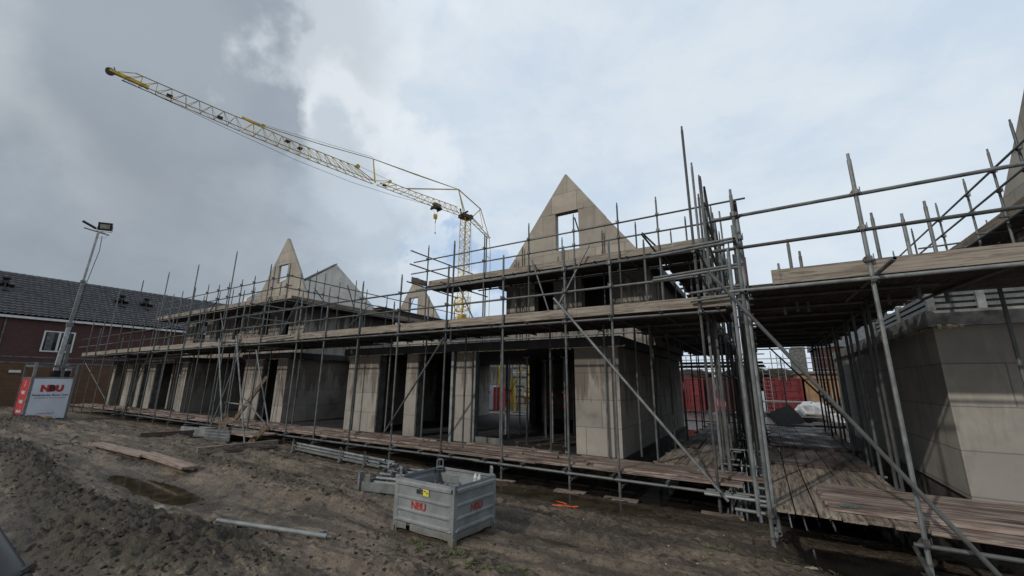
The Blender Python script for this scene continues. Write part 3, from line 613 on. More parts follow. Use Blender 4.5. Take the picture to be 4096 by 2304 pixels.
for k_ in range(14):
    y_ = 9.2+k_*.85; bar(ss, 'standard', (-.72+.22*(k_ % 3), y_, 3.0 if k_ % 2 else .2), (-.72+.22*(k_ % 3)+random.uniform(-.04, .04), y_, random.uniform(4.6, 7.0)))
for a, b, z0, z1 in [(9.0, 11.0, 6.2, 4.4), (10.0, 12.4, 3.5, 5.6), (12.2, 14.6, 5.9, 3.6), (14.8, 17.4, 3.7, 5.9), (11.0, 13.0, 3.0, 1.0), (13.2, 15.4, 1.0, 3.0)]: bar(ss, 'brace', (-.62, a, z0), (-.60, b, z1))
for z in (4.95, 5.5, 2.2): run(ss, 'ledger', 9.4, 20, -.66, z, 5.6, axis_='y')
for z, o in ((4.48, .03), (4.40, -.05), (4.0, .02), (3.93, -.06), (3.63, 0), (3.50, .07)):      # link tubes across the gap
    bar(ss, 'link_tube', (-1.55 if z > 3.9 else -.95, 7.68+o, z-.03), (-.10, 7.64+o, z+.03), 'galv2')
for y in (9.4, 11.5, 13.6, 16.1): bar(ss, 'link_tube', (-.8, y, 3.95), (-.1, y, 3.97)); bar(ss, 'link_tube', (-.85, y-.1, .52), (-.05, y-.1, .52))
for z, y in ((.30, 7.7), (.22, 7.35), (.30, 8.0)): bar(ss, 'link_tube', (-1.0 if y > 7.5 else -.55, y, z), (-.02, y-.1, z+.02), 'galv2')

# ------------------------------------------------------------------ right scaffold: walkway deck in the gap and front deck
rs = thing('right_scaffold', (1, 8, 0), 'near scaffold at the right with cracked toe board and plank walkway', 'scaffold')
YR = 6.4
standard(rs, -.10, YR, .08, 4.86, [.45, 3.3, 3.97, 4.46], m='galv2', yaw=2.6); standard(rs, -.22, YR-.04, .42, 3.95, (), foot=False, m='galv2'); standard(rs, -.06, YR+.35, .08, 4.5, [.42, 4.2], m='galv2')
standard(rs, 1.30, YR, .08, 5.02, [.40, 3.3, 3.56, 3.97, 4.46], m='galv2'); standard(rs, 5.3, YR, .05, 5.0, [3.3], foot=True)
MB().obox((-.12, 6.15, .075), (.15, .04, 0), (-.07, .42, 0), (0, 0, .022)).build('sole_board', 'dk', rs)
for y in (8.0, 9.7, 11.4, 13.1, 14.8, 16.5, 18.2): standard(rs, -.10, y, -.05, random.uniform(4.1, 4.6), [.42, 3.3], yaw=1)
for y in (8.28, 8.62, 9.5, 10.5, 12.0, 13.5, 15.2, 16.8): standard(rs, 1.55, y, -.02, 3.45, [], foot=False)
for x, tp, y in [(2.9, 3.5, 8.0), (4.6, 4.4, 8.3)]: standard(rs, x, y, .0, tp, [], foot=False)
for x, y, tp in [(2.0, 5.3+2.3, 4.35), (1.75, 7.95, 4.55), (2.38, 8.0, 4.62), (.78, 8.1, 4.12), (.63, 8.0, 4.33), (.47, 8.3, 4.0)]:
    standard(rs, x, y, 3.2, tp+.12, (), foot=False, m='galv2')
bar(rs, 'ledger', (-.35, YR-.05, 3.30), (6.0, YR-.05, 3.32), 'galv2'); bar(rs, 'guard_rail', (-.42, YR+.05, 3.95), (6.0, YR+.05, 3.99), 'galv'); bar(rs, 'guard_rail', (-.40, YR+.05, 4.44), (6.0, YR+.05, 4.49), 'galv')
bar(rs, 'ledger', (1.2, YR-.02, .37), (6.2, YR-.02, .38), 'galv'); run(rs, 'ledger', 6.3, 18.6, -.06, .37, 5.8, axis_='y'); run(rs, 'ledger', 6.3, 18.6, -.06, 3.27, 5.8, axis_='y'); run(rs, 'ledger', 8.1, 18.6, 1.60, 3.27, 5.8, axis_='y'); run(rs, 'ledger', 8.1, 18.6, 1.6, .35, 5.8, axis_='y')
for z, x in ((3.66, -.10), (4.2, -.04)): bar(rs, 'guard_rail', (x-.02, YR-.25, z+.35), (x, 14.0, z+.35), 'galv')
y = 7.0
while y < 18.5: bar(rs, 'transom', (-.25, y, .40), (1.75, y, .40)); bar(rs, 'transom', (-.2, y+.2, 3.325), (2.1, y+.2, 3.325)); y += 1.1
bar(rs, 'transom', (1.36, YR-.75, 3.36), (1.30, 8.4, 3.36), 'galv2'); bar(rs, 'transom', (1.22, YR-.62, .10), (1.40, 8.2, .32), 'galv2'); bar(rs, 'transom', (-.02, YR-.42, .36), (-.04, 7.6, .40), 'galv2')
for x in (2.6, 3.9, 5.2): bar(rs, 'transom', (x, YR-.08, 3.36), (x-.35, 8.5, 3.33), 'galv2'); bar(rs, 'transom', (x, YR-.08, .36), (x, 8.4, .36), 'galv2')
for i_, y in enumerate((8.9, 9.9, 10.8, 12.2, 13.0, 14.0, 15.3, 16.2, 17.3, 18.6)): bar(rs, 'standard', (-.34+.10*(i_ % 3), y, -.05), (-.34+.10*(i_ % 3), y, 3.3+random.uniform(.2, 1.6)))
for y in (11.2, 12.9, 14.3, 16.0, 17.6): bar(rs, 'standard', (1.72, y, -.02), (1.72, y, 3.4))
bar(rs, 'brace', (-.2, 9.0, 3.2), (-.25, 12.0, .5)); bar(rs, 'brace', (-.25, 12.2, .5), (-.25, 15.0, 3.2))
# walkway boards run away from the camera, then two lapped sections
def walk_sec(y0, y1, z, m, seed, x0=-.06, x1=1.56): boards(rs, 'walkway_deck', x0, x1, y0, y1, z, 'y', m, 5, .225, th=.04, seed=seed, ragged=.03, gapf=.016, sag=.012)
walk_sec(6.55, 10.0, .50, 'wy', 61); walk_sec(9.95, 12.4, .545, 'dk', 62); walk_sec(12.3, 17.6, .59, 'dk', 63, .02, 1.75)
boards(rs, 'front_deck', .55, 5.2, 6.78, 8.25, .555, 'x', 'wx', 5.5, .2, th=.045, seed=64, ragged=.05, gapf=.016, sag=.01)
boards(rs, 'front_deck', 1.4, 5.6, 6.48, 8.2, .503, 'x', 'wx', 5.5, .225, th=.045, seed=66, ragged=.02)
MB().box((.66, 6.82, .560), (.84, 6.93, .563)).build('paint_mark', 'teal', rs)
boards(rs, 'upper_deck', -.06, 2.1, 8.25, 13.0, 3.385, 'x', 'darky', 2.4, .2, seed=67, gapf=.006, holes=.0); boards(rs, 'upper_deck', -.06, 2.0, 13.0, 17.8, 3.385, 'x', 'darky', 2.4, .2, seed=68, gapf=.006)
boards(rs, 'upper_deck', -.10, 5.6, 6.5, 8.25, 3.40, 'x', 'darky', 2.1, .22, seed=69, gapf=.012)
toe(rs, .27, 5.8, YR+.02, 3.375, h=.20, th=.045, L=6.5, seed=9)
bar(rs, 'brace', (-.50, 6.30, 3.62), (1.84, 6.12, .10), 'galv', r=.025); bar(rs, 'brace', (.35, 17.2, 3.3), (1.6, 12.2, 1.2)); bar(rs, 'brace', (-.3, 13.6, .5), (-.3, 15.2, 1.9))
MB().tube((2.58, YR-.09, 3.37), (2.58, YR-.16, 3.37), .034, 8).build('tube_cap', 'blue', rs)
MB().box((-.04, YR+.03, 3.42), (-.01, YR+.05, 3.80)).build('red_strap', 'contd', rs)
MB().blob((1.95, 8.0, .15), .01, 1).build('mud_lump', 'clod', rs) if False else None

es = thing('end_scaffold', (-1, 21, 0), 'dark plank-decked scaffold closing the far end of the gap', 'scaffold')
for x in (-3.2, -2.5, -1.9, -1.4, -.9, -.45, -.1, .75): bar(es, 'standard', (x, 20.6, 0), (x, 20.6, 3.1 if x > 0 else random.uniform(3.9, 5.2)))
for z in (.4, 2.75, 3.3): bar(es, 'ledger', (-3.6, 20.55, z), (.2 if z > 1 else 1.5, 20.55, z))
boards(es, 'deck', -3.6, .15, 20.6, 22.2, 2.86, 'x', 'darky', 3.9, .2, seed=101, gapf=.02); boards(es, 'deck', -3.4, .1, 20.7, 22.0, 3.0, 'x', 'darky', 3.9, .2, seed=102, gapf=.02)

# upper scaffold round the right house, only its left flank is in view
ur = thing('upper_right_scaffold', (4.7, 12, 3), 'upper scaffold running back beside the gable at the far right', 'scaffold')
for z, nm in ((5.33, 'ledger'), (6.02, 'guard_rail'), (6.47, 'guard_rail')): run(ur, nm, 10.2, 24, 4.62, z, 6, axis_='y')
for y, tp in [(10.9, 7.1), (11.9, 7.0), (13.2, 6.9), (15.0, 7.0), (17.2, 7.0), (19.5, 6.9), (22, 6.9), (24, 6.9)]: standard(ur, 4.68, y, 3.1, tp, [6.02, 6.47] if y < 16 else [], foot=False)
for y in (12.2, 16.0): standard(ur, 5.9, y, 3.1, 6.6, [], foot=False)
boards(ur, 'deck', 4.75, 5.9, 10.4, 23.5, 5.44, 'y', 'darky', 3.9, .2, seed=81, gapf=.03); toe(ur, 10.4, 23.6, 4.70, 5.43, axis_='y', m='toey', seed=8)
y = 10.6
while y < 23: bar(ur, 'transom', (4.5, y, 5.385), (6.0, y, 5.385)); y += 1.1
bar(ur, 'brace', (4.3, 15.6, 5.9), (5.2, 13.8, 5.5)); bar(ur, 'tie', (4.9, 10.9, 5.9), (5.6, 11.3, 5.9))

# ------------------------------------------------------------------ upper scaffold, left house
ul = thing('upper_left_scaffold', (-24, 9.4, 3.1), 'upper scaffold wrapping the corner of the left house below the narrow gable', 'scaffold')
for x, tp in [(-30.7, 6.4), (-29.81, 6.92), (-28.82, 6.86), (-27.64, 6.91), (-26.08, 6.94), (-24.53, 6.93), (-23.32, 6.77), (-22.27, 6.77), (-21.02, 6.76), (-19.87, 6.78), (-18.25, 6.99), (-17.04, 6.98)]: standard(ul, x, 9.4, 3.3, tp, [6.02, 6.47] if x > -25 else [], foot=False)
for x, tp in [(-28, 6.9), (-26.07, 6.94), (-24.54, 6.91), (-23.32, 6.72), (-22.26, 6.75), (-19.82, 6.74)]: standard(ul, x, 10.6, 3.3, tp, (), foot=False)
for y, tp in [(9.89, 6.63), (10.32, 6.63), (10.61, 6.95), (11.05, 6.92), (11.84, 6.64), (12.76, 6.95), (13.45, 6.62), (14.8, 6.6), (16.5, 6.6), (18.5, 6.6), (20.5, 6.6)]: standard(ul, -16.95, y, 3.3, tp, [5.9], foot=False)
for y in (11.2, 12.6, 14.2, 15.8): standard(ul, -18.2, y, 3.3, 5.3, (), foot=False)
run(ul, 'ledger', -31, -16.9, 9.36, 5.33, 5.5); run(ul, 'guard_rail', -31, -16.9, 9.45, 5.98, 5.5); run(ul, 'guard_rail', -31, -16.9, 9.45, 6.44, 5.5)
for z, nm in ((5.33, 'ledger'), (5.85, 'guard_rail'), (6.40, 'guard_rail')): run(ul, nm, 9.3, 21, -16.9, z, 5.5, axis_='y')
x = -30.8
while x < -17: bar(ul, 'transom', (x, 9.3, 5.385), (x, 10.75, 5.385)); x += 1.2
y = 10.8
while y < 20: bar(ul, 'transom', (-18.2, y, 5.385), (-16.8, y, 5.385)); y += 1.2
for i, (a, b) in enumerate([(-30.9, -24), (-24, -17)]): boards(ul, 'deck', a, b, 9.48, 10.72, 5.44, 'x', 'darky', 3.9, .2, seed=91+i, gapf=.03, holes=.03)
boards(ul, 'deck', -18.2, -17.0, 10.75, 20, 5.44, 'y', 'darky', 3.9, .2, seed=95, gapf=.03)
toe(ul, -30.9, -17.2, 9.44, 5.43, seed=21); toe(ul, 9.6, 20.5, -17.0, 5.40, axis_='y', m='toey', seed=22)
for p, q in [((-18.2, 9.33, 5.6), (-19.6, 9.33, 3.5)), ((-17.2, 9.33, 3.5), (-15.9, 9.33, 5.35)), ((-22.5, 9.33, 5.2), (-21.4, 9.33, 3.5)), ((-24.9, 9.33, 5.8), (-24.2, 9.33, 3.6)), ((-28.0, 9.3, 4.9), (-28.9, 9.3, 5.7)), ((-22.9, 9.3, 6.0), (-23.6, 9.3, 5.4)),
             ((-16.85, 11.5, 3.5), (-16.85, 13.6, 5.8)), ((-16.85, 15, 5.8), (-16.85, 17, 3.5)), ((-17.0, 10.6, 6.1), (-17.4, 11.6, 5.5)), ((-17.0, 12.3, 6.6), (-17.5, 13.2, 5.6))]: bar(ul, 'brace', p, q)

# ------------------------------------------------------------------ house shells
T_ = .30      # wall thickness
def wall(par, x0, x1, y0, y1, z0, z1, m='aac', name='wall_panel'):
    return MB().box((x0, y0, z0), (x1, y1, z1)).build(name, m, par)
def foamline(par, a, b, z, y, axis_='x', seed=0, r=.014):
    rg = random.Random(seed); mb = MB(); p = a
    while p < b:
        e = p+rg.uniform(.08, .5)
        if rg.random() < .72:
            k = p
            while k < e:
                rr = r*rg.uniform(.5, 1.5); kk = k+.035; zz = z+rg.uniform(-.008, .006)
                if axis_ == 'x': mb.tube((k, y, zz), (kk+.01, y, zz+rg.uniform(-.006, .006)), rr, 5, rr*rg.uniform(.6, 1.2))
                else: mb.tube((y, k, zz), (y, kk+.01, zz), rr, 5, rr*rg.uniform(.6, 1.2))
                k = kk
            if rg.random() < .3:
                if axis_ == 'x': mb.blob((p, y-.005, z-.03), r*1.7, seed, 6, 4)
        p = e
    return mb.build('foam_seam', 'foam', par)
def gable(par, outer, holes, plane, d, m='aacL', th=.24, lab=None):
    o = MB().plate(outer, holes, plane, d, d+th).build('gable_wall', m, par, fix=True)
    if lab: o['label'] = lab
    return o

# middle house
mh = thing('house_shell', (-7, 9.1, 0), 'roofless middle house shell with the largest pointed gable facing the site', 'house')
GF = 9.10; ZT = 2.84
for x0, x1 in [(-3.78, -2.72), (-7.36, -6.77), (-9.30, -8.84), (-12.03, -10.54)]: wall(mh, x0, x1, GF, GF+T_, .45, ZT)
for x, w in ((-6.765, .02), (-8.835, .02), (-10.535, .02)): wall(mh, x, x+w, GF+.02, GF+T_-.02, .45, ZT, 'slabg', 'door_frame')
for x0, x1 in [(-6.72, -6.66), (-7.52, -7.44)]: wall(mh, x0, x1, GF-.03, GF+.10, .40, ZT+.02, 'galv2', 'steel_post')
wall(mh, -3.02, -2.725, GF+T_+.002, 17.2, .45, ZT-.002)
wall(mh, -12.028, -11.73, GF+T_+.002, 17.2, .45, ZT-.002); wall(mh, -8.2, -7.9, 14.9, 15.4, .45, ZT, 'slab'); wall(mh, -11.7, -9.95, 13.2, 13.5, .45, ZT, 'slab'); wall(mh, -6.0, -3.05, 14.2, 14.5, .45, ZT, 'slab')  # inner block walls take the slab colour as painted room shade
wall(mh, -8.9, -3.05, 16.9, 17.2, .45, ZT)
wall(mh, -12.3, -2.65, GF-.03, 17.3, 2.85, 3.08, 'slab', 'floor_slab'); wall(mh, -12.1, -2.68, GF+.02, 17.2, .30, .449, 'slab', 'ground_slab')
wall(mh, -12.1, -2.70, GF+.06, GF+.26, -.15, .29, 'plinth', 'plinth'); wall(mh, -2.96, -2.70, GF+.27, 17.2, -.15, .445, 'plinth', 'plinth')
wall(mh, -12.25, -2.7, GF-.028, GF+.10, 3.085, 3.12, 'slabg', 'slab_edge') if False else None
foamline(mh, -7.3, -2.75, 2.845, GF-.012, seed=3); foamline(mh, -12.0, -8.0, 2.845, GF-.012, seed=4, r=.010)
FU = 12.10; UT = 5.36
for x0, x1 in [(-7.60, -6.45), (-5.72, -4.72), (-3.70, -2.52)]: wall(mh, x0, x1, FU, FU+T_, 3.09, UT, 'aacU')
wall(mh, -7.598, -2.522, FU+.01, FU+T_-.01, 3.09, 3.75, 'aacU')
wall(mh, -2.82, -2.525, FU+T_+.002, 17.1, 3.09, UT-.002, 'aacU'); wall(mh, -7.59, -7.3, FU+T_+.002, 17.1, 3.09, UT-.002, 'aacU'); wall(mh, -7.29, -2.83, 16.8, 17.1, 3.09, UT, 'aacU')
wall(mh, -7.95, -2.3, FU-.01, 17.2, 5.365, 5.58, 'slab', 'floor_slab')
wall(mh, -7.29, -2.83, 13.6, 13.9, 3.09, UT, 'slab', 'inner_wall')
gable(mh, [(-7.78, 5.585), (-2.50, 5.585), (-2.62, 5.75), (-3.79, 7.32), (-3.83, 7.40), (-5.11, 9.18), (-5.17, 9.18), (-6.58, 7.24), (-6.62, 7.17)], [[(-5.56, 6.40), (-5.56, 7.76), (-4.71, 7.76), (-4.71, 6.38)]], 'y', 12.0)
MB().box((-5.80, 11.985, 7.765), (-4.5, 12.23, 7.95)).build('lintel', 'aacL', mh)
bar(mh, 'prop_tube', (-5.05, 12.5, 7.72), (-4.75, 13.4, 5.7))
for p in [(-5.0, 12.4)]: pass

# left house
lh = thing('house_shell', (-24, 9.1, 0), 'roofless left house shell with two pointed gables and narrow wall piers', 'house')
for x0, x1 in [(-16.42, -15.72), (-18.90, -17.52), (-25.0, -24.42), (-29.08, -28.28), (-30.52, -29.95), (-32.5, -31.6), (-34.9, -34.3)]: wall(lh, x0, x1, GF, GF+T_, .45, ZT)
for x in (-17.51, -16.45, -28.27, -29.94): wall(lh, x, x+.02, GF+.02, GF+T_-.02, .45, ZT, 'slabg', 'door_frame')
wall(lh, -16.02, -15.725, GF+T_+.002, 14.6, .45, ZT-.002); wall(lh, -24.72, -24.425, GF+T_+.002, 14.6, .45, ZT-.002); wall(lh, -18.9, -18.6, GF+T_+.002, 14.6, .45, ZT-.002)
wall(lh, -18.58, -16.04, 12.4, 12.7, .45, ZT, 'slab'); wall(lh, -24.4, -18.92, 13.4, 13.7, .45, ZT); wall(lh, -34.8, -24.75, 13.0, 13.3, .45, ZT, 'slab'); wall(lh, -15.7, -12.05, 14.3, 14.6, .45, ZT)  # back walls in slab colour carry painted interior darkness
for x in (-27.6, -26.6, -30.9, -33.2): wall(lh, x, x+.22, 9.6, 13, .45, ZT-.004)
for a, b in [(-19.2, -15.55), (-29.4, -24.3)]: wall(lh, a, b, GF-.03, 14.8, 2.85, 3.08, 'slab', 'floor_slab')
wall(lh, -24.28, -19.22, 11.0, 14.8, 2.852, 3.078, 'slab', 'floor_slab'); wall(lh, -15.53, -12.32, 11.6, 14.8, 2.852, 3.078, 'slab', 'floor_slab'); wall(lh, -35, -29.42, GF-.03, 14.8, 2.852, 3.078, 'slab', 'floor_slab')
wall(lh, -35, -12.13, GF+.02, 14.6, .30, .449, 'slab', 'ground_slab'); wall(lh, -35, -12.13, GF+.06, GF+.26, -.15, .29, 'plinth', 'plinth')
foamline(lh, -34, -24.5, 2.845, GF-.012, seed=6, r=.016); foamline(lh, -18.9, -15.8, 2.845, GF-.012, seed=7); foamline(lh, 9.2, 14, 2.845, -15.72, 'y', seed=8)
FL = 10.9
for x0, x1 in [(-20.95, -19.9), (-19.15-.02, -17.9-.02), (-23.8, -21.85), (-25.6, -24.5), (-27.7, -26.4), (-30.3, -29.2)]: wall(lh, x0, x1, FL, FL+T_, 3.09, UT, 'aacU')
wall(lh, -30.3, -17.93, FL+.01, FL+T_-.01, 3.09, 3.7, 'aacU'); wall(lh, -18.2, -17.925, FL+T_+.002, 16.4, 3.09, UT-.002, 'aacU'); wall(lh, -30.29, -18.25, 15.9, 16.2, 3.09, UT, 'aacU')
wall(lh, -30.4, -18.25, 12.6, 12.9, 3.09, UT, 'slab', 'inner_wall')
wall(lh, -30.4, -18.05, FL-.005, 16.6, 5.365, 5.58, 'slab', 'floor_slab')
gable(lh, [(-22.95, 5.585), (-17.8, 5.585), (-18.3, 6.22), (-18.95, 7.3), (-20.37, 9.24), (-20.44, 9.24), (-22.1, 6.82), (-22.95, 5.65)], [[(-20.84, 6.84), (-20.84, 7.80), (-20.02, 7.80), (-20.02, 6.84)]], 'y', 10.93, th=.12)
MB().box((-21.0, 10.915, 7.805), (-19.85, 10.93, 7.90)).build('lintel', 'aacW', lh)
gable(lh, [(11.25, 5.585), (11.25, 6.78), (13.03, 8.15), (16.7, 5.42+.165)], [], 'x', -19.1-.24, 'aacV')
gable(lh, [(11.25, 5.585), (11.25, 6.52), (13.36, 8.13), (13.5, 8.13), (16.7, 5.585)], [], 'x', -24.6, 'aacV')
MB().plate([(11.22, 6.79), (13.03, 8.17), (13.03, 8.22), (11.18, 6.83)], [], 'x', -19.38, -19.06).build('coping', 'slabg', lh, fix=True)

# right house
rh = thing('house_shell', (4, 8.7, 0), 'near right house shell with pole shadows on its grey block wall', 'house')
wall(rh, 2.36, 9.0, 8.72, 9.02, .45, 2.92, 'aacR'); wall(rh, 2.362, 2.66, 9.022, 19.0, .45, 2.918, 'aacR'); wall(rh, 2.30, 9.1, 8.68, 19.1, 2.925, 3.17, 'slabr', 'floor_slab')
wall(rh, 2.40, 9, 8.78, 9.0, -.15, .445, 'plinth', 'plinth'); wall(rh, 2.40, 2.62, 9.02, 19, -.15, .445, 'plinth', 'plinth'); wall(rh, 2.3, 9, 8.66, 8.72, .40, .452, 'plinth', 'mortar_ledge') if False else None
foamline(rh, 2.40, 5.5, 2.925, 8.700, seed=11, r=.030); foamline(rh, 9.0, 14, 2.92, 2.35, 'y', seed=12, r=.012)
wall(rh, 5.3, 10, 10.2, 10.5, 3.18, 5.5, 'aacU'); wall(rh, 5.3, 5.6, 10.502, 22, 3.18, 5.5, 'aacU')
gable(rh, [(8.75, 5.585), (11.25, 8.28), (11.35, 8.28), (14.2, 5.585)], [], 'x', 5.3, 'aacL')

# far row: one more gable seen between the two houses
fh = thing('house_shell', (-20, 20, 0), 'small far gable with a window hole between the two nearer houses', 'house')
wall(fh, -23, -17, 20, 20.3, 0, 5.7, 'aacL'); gable(fh, [(-22.35, 5.705), (-17.6, 5.705), (-20.05, 9.13), (-20.15, 9.13)], [[(-20.65, 6.2), (-20.65, 7.7), (-19.8, 7.7), (-19.8, 6.2)]], 'y', 19.98)
wall(fh, -23, -22.7, 20.3, 28, 0, 5.6, 'aacU'); wall(fh, -17.3, -17.0, 20.31, 28, 0, 5.6, 'aacU')
bar(fh, 'prop_tube', (-20.55, 19.7, 6.2), (-19.9, 19.7, 7.6))

# steel shoring props inside the opening
def prop(i, loc, lab):
    t_ = thing('shoring_prop', loc, lab, 'prop', 'steel props under the floor slab'); x, y, z = loc
    MB().tube((x, y, z+.01), (x, y, z+1.35), .030, 8).build('outer_tube', 'galv2', t_); MB().tube((x, y, z+1.33), (x, y, z+2.22), .022, 8).build('inner_tube', 'galv', t_)
    MB().box((x-.07, y-.07, z), (x+.07, y+.07, z+.01)).build('foot_plate', 'clamp', t_); MB().box((x-.08, y-.05, z+2.22), (x+.08, y+.05, z+2.235)).box((x-.08, y-.05, z+2.235), (x-.07, y+.05, z+2.28)).box((x+.07, y-.05, z+2.235), (x+.08, y+.05, z+2.28)).build('fork_head', 'clamp', t_)
    MB().tube((x, y, z+1.22), (x, y, z+1.27), .032, 8).build('colour_band', 'orangep', t_); MB().tube((x, y, z+.95), (x, y, z+1.0), .032, 8).build('colour_band', 'orangep', t_); MB().tube((x, y, z+1.30), (x, y, z+1.36), .040, 8).tube((x-.09, y, z+1.33), (x+.09, y, z+1.33), .008, 5).build('collar', 'clamp', t_)
    return t_
def copy_tree(o, loc, lab):
    c = o.copy(); COL.objects.link(c); c.location = loc; c['label'] = lab; ORG[c.name] = Vector(loc)
    for ch in list(o.children):
        d = ch.copy(); COL.objects.link(d); d.parent = c
        for g in list(ch.children): e = g.copy(); COL.objects.link(e); e.parent = d
    return c
p0 = prop(0, (-5.43, 9.75, .45), 'grey steel prop with red band, nearest the left side of the wide opening')
copy_tree(p0, (-4.42, 9.95, .45), 'grey steel prop with red band, nearest the right-hand wall pier')
k = 0
for yy, xs_ in [(10.4, (-6.4, -5.0)), (11.2, (-7.0, -6.5, -5.6, -4.4)), (11.9, (-7.4, -6.0, -4.7)), (12.6, (-6.3, -5.3, -4.2)), (14.2, (-7.9, -6.9, -5.8, -4.9)), (15.6, (-8.4, -7.7, -7.0, -6.1))]:
    for xx in xs_:
        copy_tree(p0, (xx, yy, .45), 'dark steel prop standing deep in the shaded opening'); k += 1
for i, (a, b) in enumerate([((-5.75, 9.75), (-4.9, 11.0)), ((-5.0, 9.6), (-3.95, 11.4)), ((-4.75, 9.9), (-3.95, 10.8))]):
    tag(MB().beam((a[0], a[1], .475), (b[0], b[1], .475), .20, .04).build('sole_plank', 'dk'), ['plank under the left prop in the opening', 'plank lying deeper in the opening', 'plank under the right prop in the opening'][i], 'plank', 'planks lying on the slab')
tag(MB().box((-6.7, 9.12, .452), (-5.8, 9.17, .62)).build('concrete_kerb', 'slabg'), 'pale concrete strip at the foot of the wide opening', 'kerb')
for i, x in enumerate([-6.62, -6.2, -5.72, -5.3, -4.85, -4.4, -4.0]):
    tag(MB().box((x-.03, 9.02, .46), (x+.03, 9.06, .50)).box((x-.03, 9.02, .50), (x-.018, 9.06, .53)).build('wall_bracket', 'galv2'), 'tiny zinc bracket on the edge of the floor slab', 'bracket', 'brackets along the slab edge')

# ------------------------------------------------------------------ finished brick terrace at the left
bb = thing('brick_terrace', (-45, 10, 0), 'finished dark red brick terrace with grey tiled roof at the left', 'house')
bx = -45.0
MB().box((bx-9, -14, 3.1), (bx, 34, 6.28)).build('wall', 'brick', bb); MB().box((bx-8.98, -14, 0), (bx+.02, 34, 3.0)).build('ground_floor_wall', 'brickb', bb)
MB().box((bx-8.99, -14, 3.0), (bx+.05, 34, 3.1)).box((bx, -14, 3.42), (bx+.02, 34, 3.50)).build('stone_band', 'slabg', bb)
def roof():
    mb = MB(); nyy, nr = 600, 17; L = 4.9; p0_ = np.array((bx+.25, 0, 6.32)); p1_ = np.array((bx-4.6, 0, 9.95)); vs = []; fs = []
    for j in range(nr):
        a = p0_+(p1_-p0_)*j/nr; b = p0_+(p1_-p0_)*(j+1)/nr
        for i in range(nyy+1):
            yy = -14+48*i/nyy; w = .020*math.cos(2*math.pi*i/4)
            vs.append((a[0]+.05, yy, a[2]+.13+w*1.5)); vs.append((b[0]+.03, yy, b[2]+.01+w*.6))
    for j in range(nr):
        o = j*(nyy+1)*2
        for i in range(nyy):
            fs.append((o+2*i, o+2*i+2, o+2*i+3, o+2*i+1))
            if j: fs.append((o+2*i-(nyy+1)*2+1, o+2*i-(nyy+1)*2+3, o+2*i+2, o+2*i))
    mb.add(vs, fs); mb.add([(bx+.2, -14, 6.27), (bx+.2, 34, 6.27), (bx-4.6, 34, 9.9), (bx-4.6, -14, 9.9), (bx-9.2, 34, 6.27), (bx-9.2, -14, 6.27)], [(0, 1, 2, 3), (3, 2, 4, 5), (0, 3, 5), (1, 4, 2)])
    return mb
rf = roof().build('roof', 'tile', bb)
mb = MB()
for i in range(120): y = -14+.4*i; mb.tube((bx-4.6, y, 9.93), (bx-4.6, y+.43, 9.96), .14, 8)
mb.build('ridge_tiles', 'tile', rf); MB().box((bx+.02, -14, 6.14), (bx+.30, 34, 6.30)).build('gutter', 'white', bb)
for y in (5.55, 18.4): MB().tube((bx+.06, y, 0), (bx+.06, y, 6.2), .045, 8).build('downpipe', 'slabg', bb)
def win(y0, y1, z0, z1, split=True):
    f = MB().box((bx+.0, y0, z0), (bx+.06, y1, z0+.09)).box((bx, y0, z1-.09), (bx+.06, y1, z1)).box((bx, y0, z0+.09), (bx+.06, y0+.09, z1-.09)).box((bx, y1-.09, z0+.09), (bx+.06, y1, z1-.09))
    if split: f.box((bx, (y0+y1)/2-.06, z0+.09), (bx+.06, (y0+y1)/2+.06, z1-.09))
    f = f.build('window', 'white', bb); MB().box((bx+.005, y0+.09, z0+.09), (bx+.02, y1-.09, z1-.09)).build('pane', 'glass', f)
    MB().box((bx+.021, y0+.2, z0+.12), (bx+.024, y0+.55, z1-.12)).build('curtain', 'slabg', f); MB().box((bx+.021, y1-.6, z0+.12), (bx+.024, y1-.25, z1-.12)).build('curtain', 'slabg', f)
for a in [(7.48, 9.12, 3.88, 5.42), (17.2, 18.5+.5, 3.9, 5.4), (22.2, 24, 4.0, 5.45), (26, 27.5, 4, 5.4), (0, 2, 3.7, 5.4)]: win(*a)
for y in (6.6, 16.3, 21.4): MB().box((bx+.025, y-.28, 2.35), (bx+.10, y+.28, 2.52)).build('wall_lamp', 'white', bb)
def vent(y, f):
    x = bx+.25-4.85*f; z = 6.32+3.63*f+.1; v_ = MB().tube((x, y, z-.1), (x, y, z+.42), .13, 10).tube((x, y, z+.42), (x, y, z+.62), .12, 10, .24).tube((x, y, z+.62), (x, y, z+.68), .24, 10)
    v_.obox((x+.05, y-.28, z+.1), (.13, 0, -.1), (0, .16, 0), (.12, 0, .16)).obox((x+.05, y+.28, z+.1), (.13, 0, -.1), (0, .16, 0), (.12, 0, .16)); v_.obox((x+.45, y+.05, z-.34), (.12, 0, -.09), (0, .16, 0), (.05, 0, .07)); v_.build('roof_vent', 'black', rf)
for y, f in [(5.35, .62), (11.9, .57), (13.6, .57), (21.5, .60)]: vent(y, f)
sk = MB().obox((bx-1.55, 18.9, 7.83), (.50, 0, -.374), (0, .80, 0), (.06, 0, .08)).build('skylight', 'black', rf); MB().obox((bx-1.47, 18.9, 7.92), (.40, 0, -.30), (0, .66, 0), (.03, 0, .035)).build('pane', 'white', sk)
gd = thing('garage_boarding', (-38, 8, 0), 'brown timber boarding with one pale post behind the far end of the long scaffold', 'hoarding')
MB().box((-36.9, 9.6, 0), (-36.8, 16, 2.9)).build('boarding', 'brickb', gd); MB().box((-36.75, 9.5, .0), (-36.6, 9.62, 2.9)).build('post', 'paleyel', gd)

